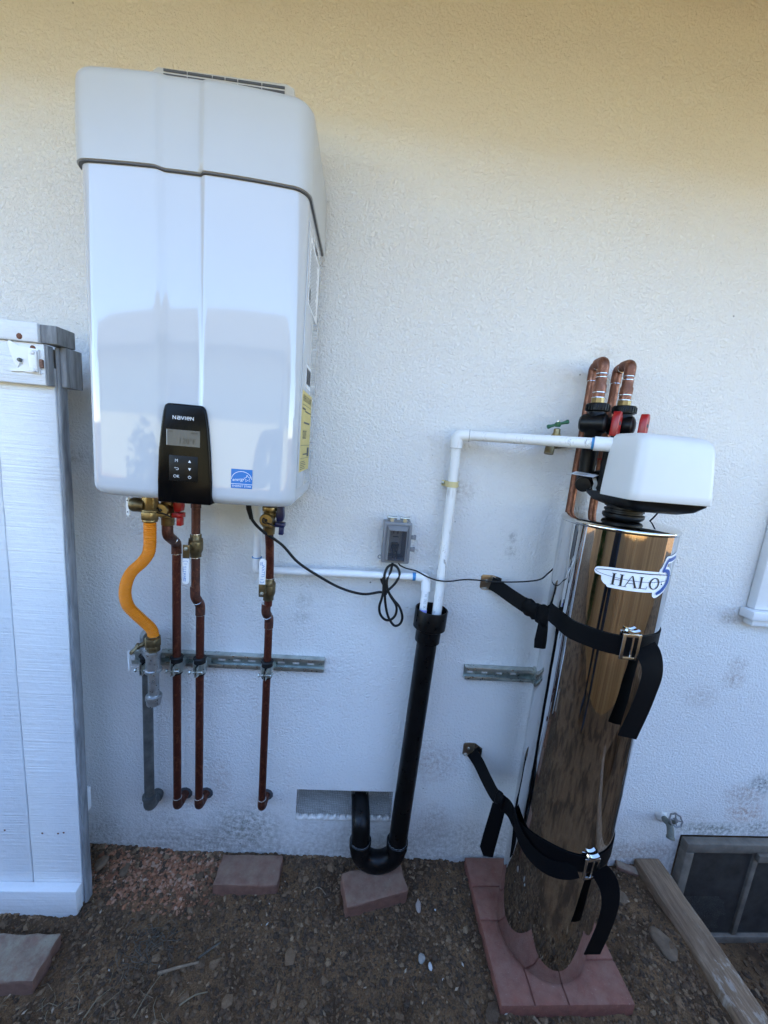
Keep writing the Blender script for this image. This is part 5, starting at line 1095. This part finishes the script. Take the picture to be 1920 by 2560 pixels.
brick('brick_shard', 'thin broken brick shard by the wall near the timber', (1.050, -.020, .006), (.072, .026, .016), -14, 8, 10, M['oldbrick'], 11, 'brick shard')
def slab_stone(name, label, c, r_, m, seed, flat=.22, cat='stone', group=None, el=1.3):
    random.seed(seed); mb = MB(); n = 16; prof = [1 + .10 * math.sin(2 * math.pi * k / n * 2 + seed) + .07 * math.sin(2 * math.pi * k / n * 3 + seed * 2) + random.uniform(-.04, .04) for k in range(n)]; rings = []
    for (f, z) in ((.55, -1), (.95, -.5), (1.0, .15), (.93, .75), (.78, 1.0), (.45, 1.12), (.15, 1.16)):
        rings.append([(c[0] + r_ * f * prof[k] * math.cos(2 * math.pi * k / n), c[1] + r_ * el * f * prof[k] * math.sin(2 * math.pi * k / n), c[2] + r_ * flat * z * (1 + .12 * math.sin(k * 1.7))) for k in range(n)])
    mb.loft(rings); o = mb.build(name, m, ang=40); tag(o, label, cat, group); return o
slab_stone('flat_stone', 'flat rounded brown stone in the soil right of the tank', (1.018, -.232, .008), .031, M['stone'], 4)
slab_stone('stone', 'small grey stone beside the orange brick crumbs', (-.645, -.055, .020), .013, M['stone'], 5, .5, 'stone', None, 1.5)
slab_stone('stone', 'rounded grey stone half buried by the gate corner', (-.715, -.055, .045), .016, M['stone'], 6, .5)
slab_stone('stone', 'brown stone in the soil between tank strap and timber', (.968, -.110, .004), .020, M['stone'], 14, .4)
slab_stone('stone_flake', 'pale grey flake lying in front of the bricks', (.2745, -.262, .006), .0095, M['concrete'], 7, .35, 'stone flake')
for (i_, c_, lab_) in ((0, (.296, -.280, .008), 'bright white chip beside the pale grey flake'), (1, (.335, -.147, .006), 'small white chip left of the red paver slab')):
    slab_stone('paint_chip', lab_, c_, (.0048 if i_ == 0 else .0028), M['chip'], 8 + i_, .4, 'paint chip', None, 2.2 if i_ == 0 else 1)
slab_stone('stone_flake', 'pinkish stone flake right of the tilted brick', (.283, -.140, .008), .0085, mat('pink_stone', (.34, .27, .23), .9), 12, .5, 'stone flake', None, 1.9)
def stick(name, label, pts, r, m, cat):
    mb = MB(); pts = [(x, y, max(gzf(x, y), 0) + z) for x, y, z in pts]; P = spline(pts, 4); mb.tube(P, [r * (1 - .4 * k / len(P)) for k in range(len(P))], 7); o = mb.build(name, m); tag(o, label, cat); return o
stick('stick', 'grey broken stick lying on the soil', [(-.425, -.290, .004), (-.380, -.279, .007), (-.330, -.268, .006)], .0040, M['twig'], 'stick')
stick('stick', 'dark stick continuing behind the grey stick', [(-.335, -.258, .004), (-.31, -.240, .005), (-.288, -.225, .005)], .0032, M['root'], 'stick')
stick('straw', 'long pale straw near the bottom edge left of centre', [(-.440, -.372, .006), (-.430, -.33, .010), (-.412, -.283, .006)], .0013, M['straw'], 'straw')
stick('straw', 'pale straw slanting near the bottom left brick', [(-.552, -.372, .005), (-.54, -.345, .009), (-.522, -.318, .005)], .0013, M['straw'], 'straw')
stick('twig', 'thin curved twig at the bottom centre', [(-.345, -.348, .004), (-.315, -.333, .009), (-.285, -.325, .006)], .0018, M['straw'], 'twig')
stick('twig', 'short pale twig in front of the red paver slab', [(.548, -.376, .004), (.556, -.388, .006), (.560, -.40, .004)], .0035, M['twig'], 'twig')
stick('twig', 'arched thin root between the two bricks', [(-.055, -.105, .002), (-.03, -.10, .014), (-.004, -.112, .003)], .0014, M['twig'], 'twig')
# clump of dry roots
rt = thing('root_clump', 'tangle of dry grass roots on the soil', 'roots', (-.49, -.225, 0))
mb = MB(); random.seed(21)
for k in range(85):
    x = -.49 + random.gauss(0, .035); y = -.222 + random.gauss(0, .028); a = random.uniform(0, 6.28); l = random.uniform(.012, .045); z = gzf(x, y)
    mb.tube(spline([(x, y, z + .002), (x + l * .5 * math.cos(a), y + l * .5 * math.sin(a), z + random.uniform(.005, .016)), (x + l * math.cos(a + .5), y + l * math.sin(a + .5), z + .002)], 3), random.uniform(.0004, .0009), 4, False)
w = mb.build('roots', M['root'], rt, fix=False); w['kind'] = 'stuff'
mb = MB()
for k in range(120):
    x = random.uniform(-.85, -.35); y = random.uniform(-.45, -.30); a = random.uniform(0, 6.28); l = random.uniform(.015, .05); z = gzf(x, y)
    mb.tube([(x, y, z + .002), (x + l * .5 * math.cos(a), y + l * .5 * math.sin(a), z + random.uniform(.005, .012)), (x + l * math.cos(a + .3), y + l * math.sin(a + .3), z + .002)], random.uniform(.0003, .0007), 4, False)
o = mb.build('dry_grass', M['straw'], fix=False); o['kind'] = 'stuff'; o['label'] = 'thin dry grass stems strewn over the soil at the bottom left'; o['category'] = 'grass'
# leaf litter flakes
mb = MB()
for k in range(210):
    x = random.uniform(-.9, 1.05); y = random.uniform(-.44, -.02); s_ = random.uniform(.0025, .007); a = random.uniform(0, 6.28); z = gzf(x, y) + .004
    u = Vector((math.cos(a), math.sin(a), random.uniform(-.3, .3))) * s_; v_ = Vector((-math.sin(a), math.cos(a), random.uniform(-.3, .3))) * s_ * .45; c_ = Vector((x, y, z)); bump_ = Vector((0, 0, s_ * .25))
    o0 = len(mb.v); mb.add([c_ - u, c_ - u * .2 - v_, c_ + u, c_ - u * .2 + v_, c_ + bump_], [(0, 1, 4), (1, 2, 4), (2, 3, 4), (3, 0, 4)])
o = mb.build('leaf_litter', make_clod('litter', [(0, (.20, .12, .07)), (.5, (.36, .24, .14)), (.8, (.50, .38, .26)), (1, (.60, .56, .50))]), fix=False, smooth=False); o['kind'] = 'stuff'; o['label'] = 'small dry leaf flakes scattered over the soil'; o['category'] = 'leaves'

# ================================================================== THE YARD BEHIND THE CAMERA (seen in the steel and the enamel)
fn = thing('board_fence', 'cedar board fence across the side yard, seen mirrored in the tank', 'fence', (0, -1.75, 0))
mesh_b = None
for k in range(64):
    x = -4.6 + k * .148
    if mesh_b is None:
        o = MB().box(-.071, .071, -.012, .012, 0, 1.08).build('board', M['fence'], fn, bevel=.002); mesh_b = o.data; o.location = (x, 0, random.uniform(-.01, .01))
    else:
        o = bpy.data.objects.new('board', mesh_b); COL.objects.link(o); o.parent = fn; o.location = (x, random.uniform(-.003, .003), random.uniform(-.012, .012))
for z in (.2, .85): MB().box(-4.7, 4.9, -1.81, -1.764, z, z + .09).build('rail', M['fence'], fn, bevel=.003)
nb_ = thing('neighbour_house', 'tan neighbouring house beyond the fence', 'house', (0, -8, 0))
MB().box(-9, 9, -13, -8, 0, 3.1).build('wall', M['neighwall'], nb_, smooth=False)
mb = MB(); mb.prism([(-9.6, -7.3, 3.0), (-9.6, -10.5, 4.5), (-9.6, -13.7, 3.0)], (19.2, 0, 0)); mb.build('roof', M['roof'], nb_, smooth=False)
def shrub(name, label, c, rx, rz, n, seed):
    random.seed(seed); t = thing(name, label, 'shrub', (c[0], c[1], 0)); mb = MB()
    for k in range(5): mb.tube([(c[0], c[1], 0), (c[0] + random.gauss(0, rx * .2), c[1] + random.gauss(0, rx * .2), c[2] * .6), (c[0] + random.gauss(0, rx * .5), c[1] + random.gauss(0, rx * .5), c[2])], [.02, .014, .006], 6)
    mb.build('stem', M['bark'], t); mb = MB()
    for k in range(n):
        d_ = Vector((random.gauss(0, 1), random.gauss(0, 1), random.gauss(0, 1))).normalized() * random.random() ** .4; p = Vector((c[0] + d_.x * rx, c[1] + d_.y * rx, c[2] + d_.z * rz)); u = Vector((random.gauss(0, 1), random.gauss(0, 1), random.gauss(0, 1))).normalized() * .04; v_ = u.orthogonal().normalized() * .018
        mb.add([p - u, p - v_, p + u, p + v_], [(0, 1, 2, 3)])
    mb.build('crown', M['leafgreen'], t, fix=False, smooth=False)
shrub('shrub', 'green shrub against the fence, mirrored at the left of the tank', (-1.30, -1.52, .75), .18, .70, 1800, 31)

# the photographer, standing behind the camera (only ever seen mirrored in the steel)
ph = thing('person', 'person in dark navy clothes taking the picture, mirrored in the tank', 'person', (-.10, -1.45, 0))
def skin(name, verts, edges, radii, root, m, parent, sub=2):
    me = bpy.data.meshes.new(name); wp = wpos(parent); me.from_pydata([tuple(Vector(v) - wp) for v in verts], edges, []); o = bpy.data.objects.new(name, me); COL.objects.link(o); o.parent = parent
    sk = o.modifiers.new('skin', 'SKIN'); sk.use_smooth_shade = True
    for i, r_ in enumerate(radii):
        d = me.skin_vertices[0].data[i]; d.radius = r_ if hasattr(r_, '__len__') else (r_, r_); d.use_root = (i == root)
    sb = o.modifiers.new('subdivision', 'SUBSURF'); sb.levels = sub; sb.render_levels = sub; me.materials.append(m); return o
X0, Y0 = -.10, -1.46
bv = [(X0, Y0, .93), (X0, Y0, 1.12), (X0, Y0, 1.32), (X0, Y0 + .01, 1.43), (X0, Y0 + .02, 1.50), (X0, Y0 + .05, 1.60), (X0, Y0 + .05, 1.68)]
be = [(0, 1), (1, 2), (2, 3), (3, 4), (4, 5), (5, 6)]; br_ = [(.16, .11), (.14, .10), (.17, .11), (.09, .08), (.055, .055), (.075, .09), (.06, .08)]
for s_ in (-1, 1):
    k = len(bv); bv += [(X0 + s_ * .10, Y0, .86), (X0 + s_ * .115, Y0 + .03, .48), (X0 + s_ * .12, Y0 - .01, .09), (X0 + s_ * .13, Y0 + .14, .045)]; br_ += [.085, .062, .042, .04]; be += [(0, k), (k, k + 1), (k + 1, k + 2), (k + 2, k + 3)]
    k = len(bv); bv += [(X0 + s_ * .19, Y0, 1.40), (X0 + s_ * .24, Y0 + .02, 1.13), (X0 + .05 + s_ * .13, Y0 + .19, 1.30), (X0 + .08 + s_ * .085, Y0 + .255, 1.375)]; br_ += [.062, .047, .034, .028]; be += [(2, k), (k, k + 1), (k + 1, k + 2), (k + 2, k + 3)]
skin('body', bv, be, br_, 0, mat('navy_clothing', (.010, .013, .026), .85), ph)
sk_m = mat('skin', (.42, .26, .19), .5)
for s_ in (-1, 1):
    b0 = Vector((X0 + .08 + s_ * .085, Y0 + .25, 1.375)); vs_ = [b0, b0 + Vector((-s_ * .012, .03, .025)), b0 + Vector((-s_ * .02, .05, .05))]; es_ = [(0, 1), (1, 2)]; rs_ = [.024, .028, .024]
    for q in range(4):
        k = len(vs_); o_ = b0 + Vector((-s_ * (.005 + .004 * q), .045, .075 - .022 * q)); vs_ += [o_, o_ + Vector((-s_ * .022, .020, .004)), o_ + Vector((-s_ * (.040 - .003 * abs(q - 1)), .012, .002))]; es_ += [(2, k), (k, k + 1), (k + 1, k + 2)]; rs_ += [.010, .009, .0075]
    k = len(vs_); vs_ += [b0 + Vector((-s_ * .03, .025, .05)), b0 + Vector((-s_ * .05, .022, .065))]; es_ += [(1, k), (k, k + 1)]; rs_ += [.011, .009]
    skin('hand', vs_, es_, rs_, 0, sk_m, ph, 1)
hv = [(X0, Y0 + .06, 1.56), (X0, Y0 + .06, 1.64), (X0, Y0 + .05, 1.72)]; skin('head', hv, [(0, 1), (1, 2)], [(.060, .075), (.082, .098), (.060, .075)], 1, sk_m, ph)
hv = [(X0, Y0 + .02, 1.66), (X0, Y0 + .03, 1.73)]; skin('hair', hv, [(0, 1)], [(.088, .10), (.066, .085)], 0, mat('dark_hair', (.012, .010, .009), .7), ph)
pn = thing('phone', 'dark phone held up by the person behind the camera', 'phone', (-.02, -1.16, 1.41)); MB().box(-.096, .056, -1.168, -1.160, 1.372, 1.448).build('case', M['black'], pn, bevel=.004)
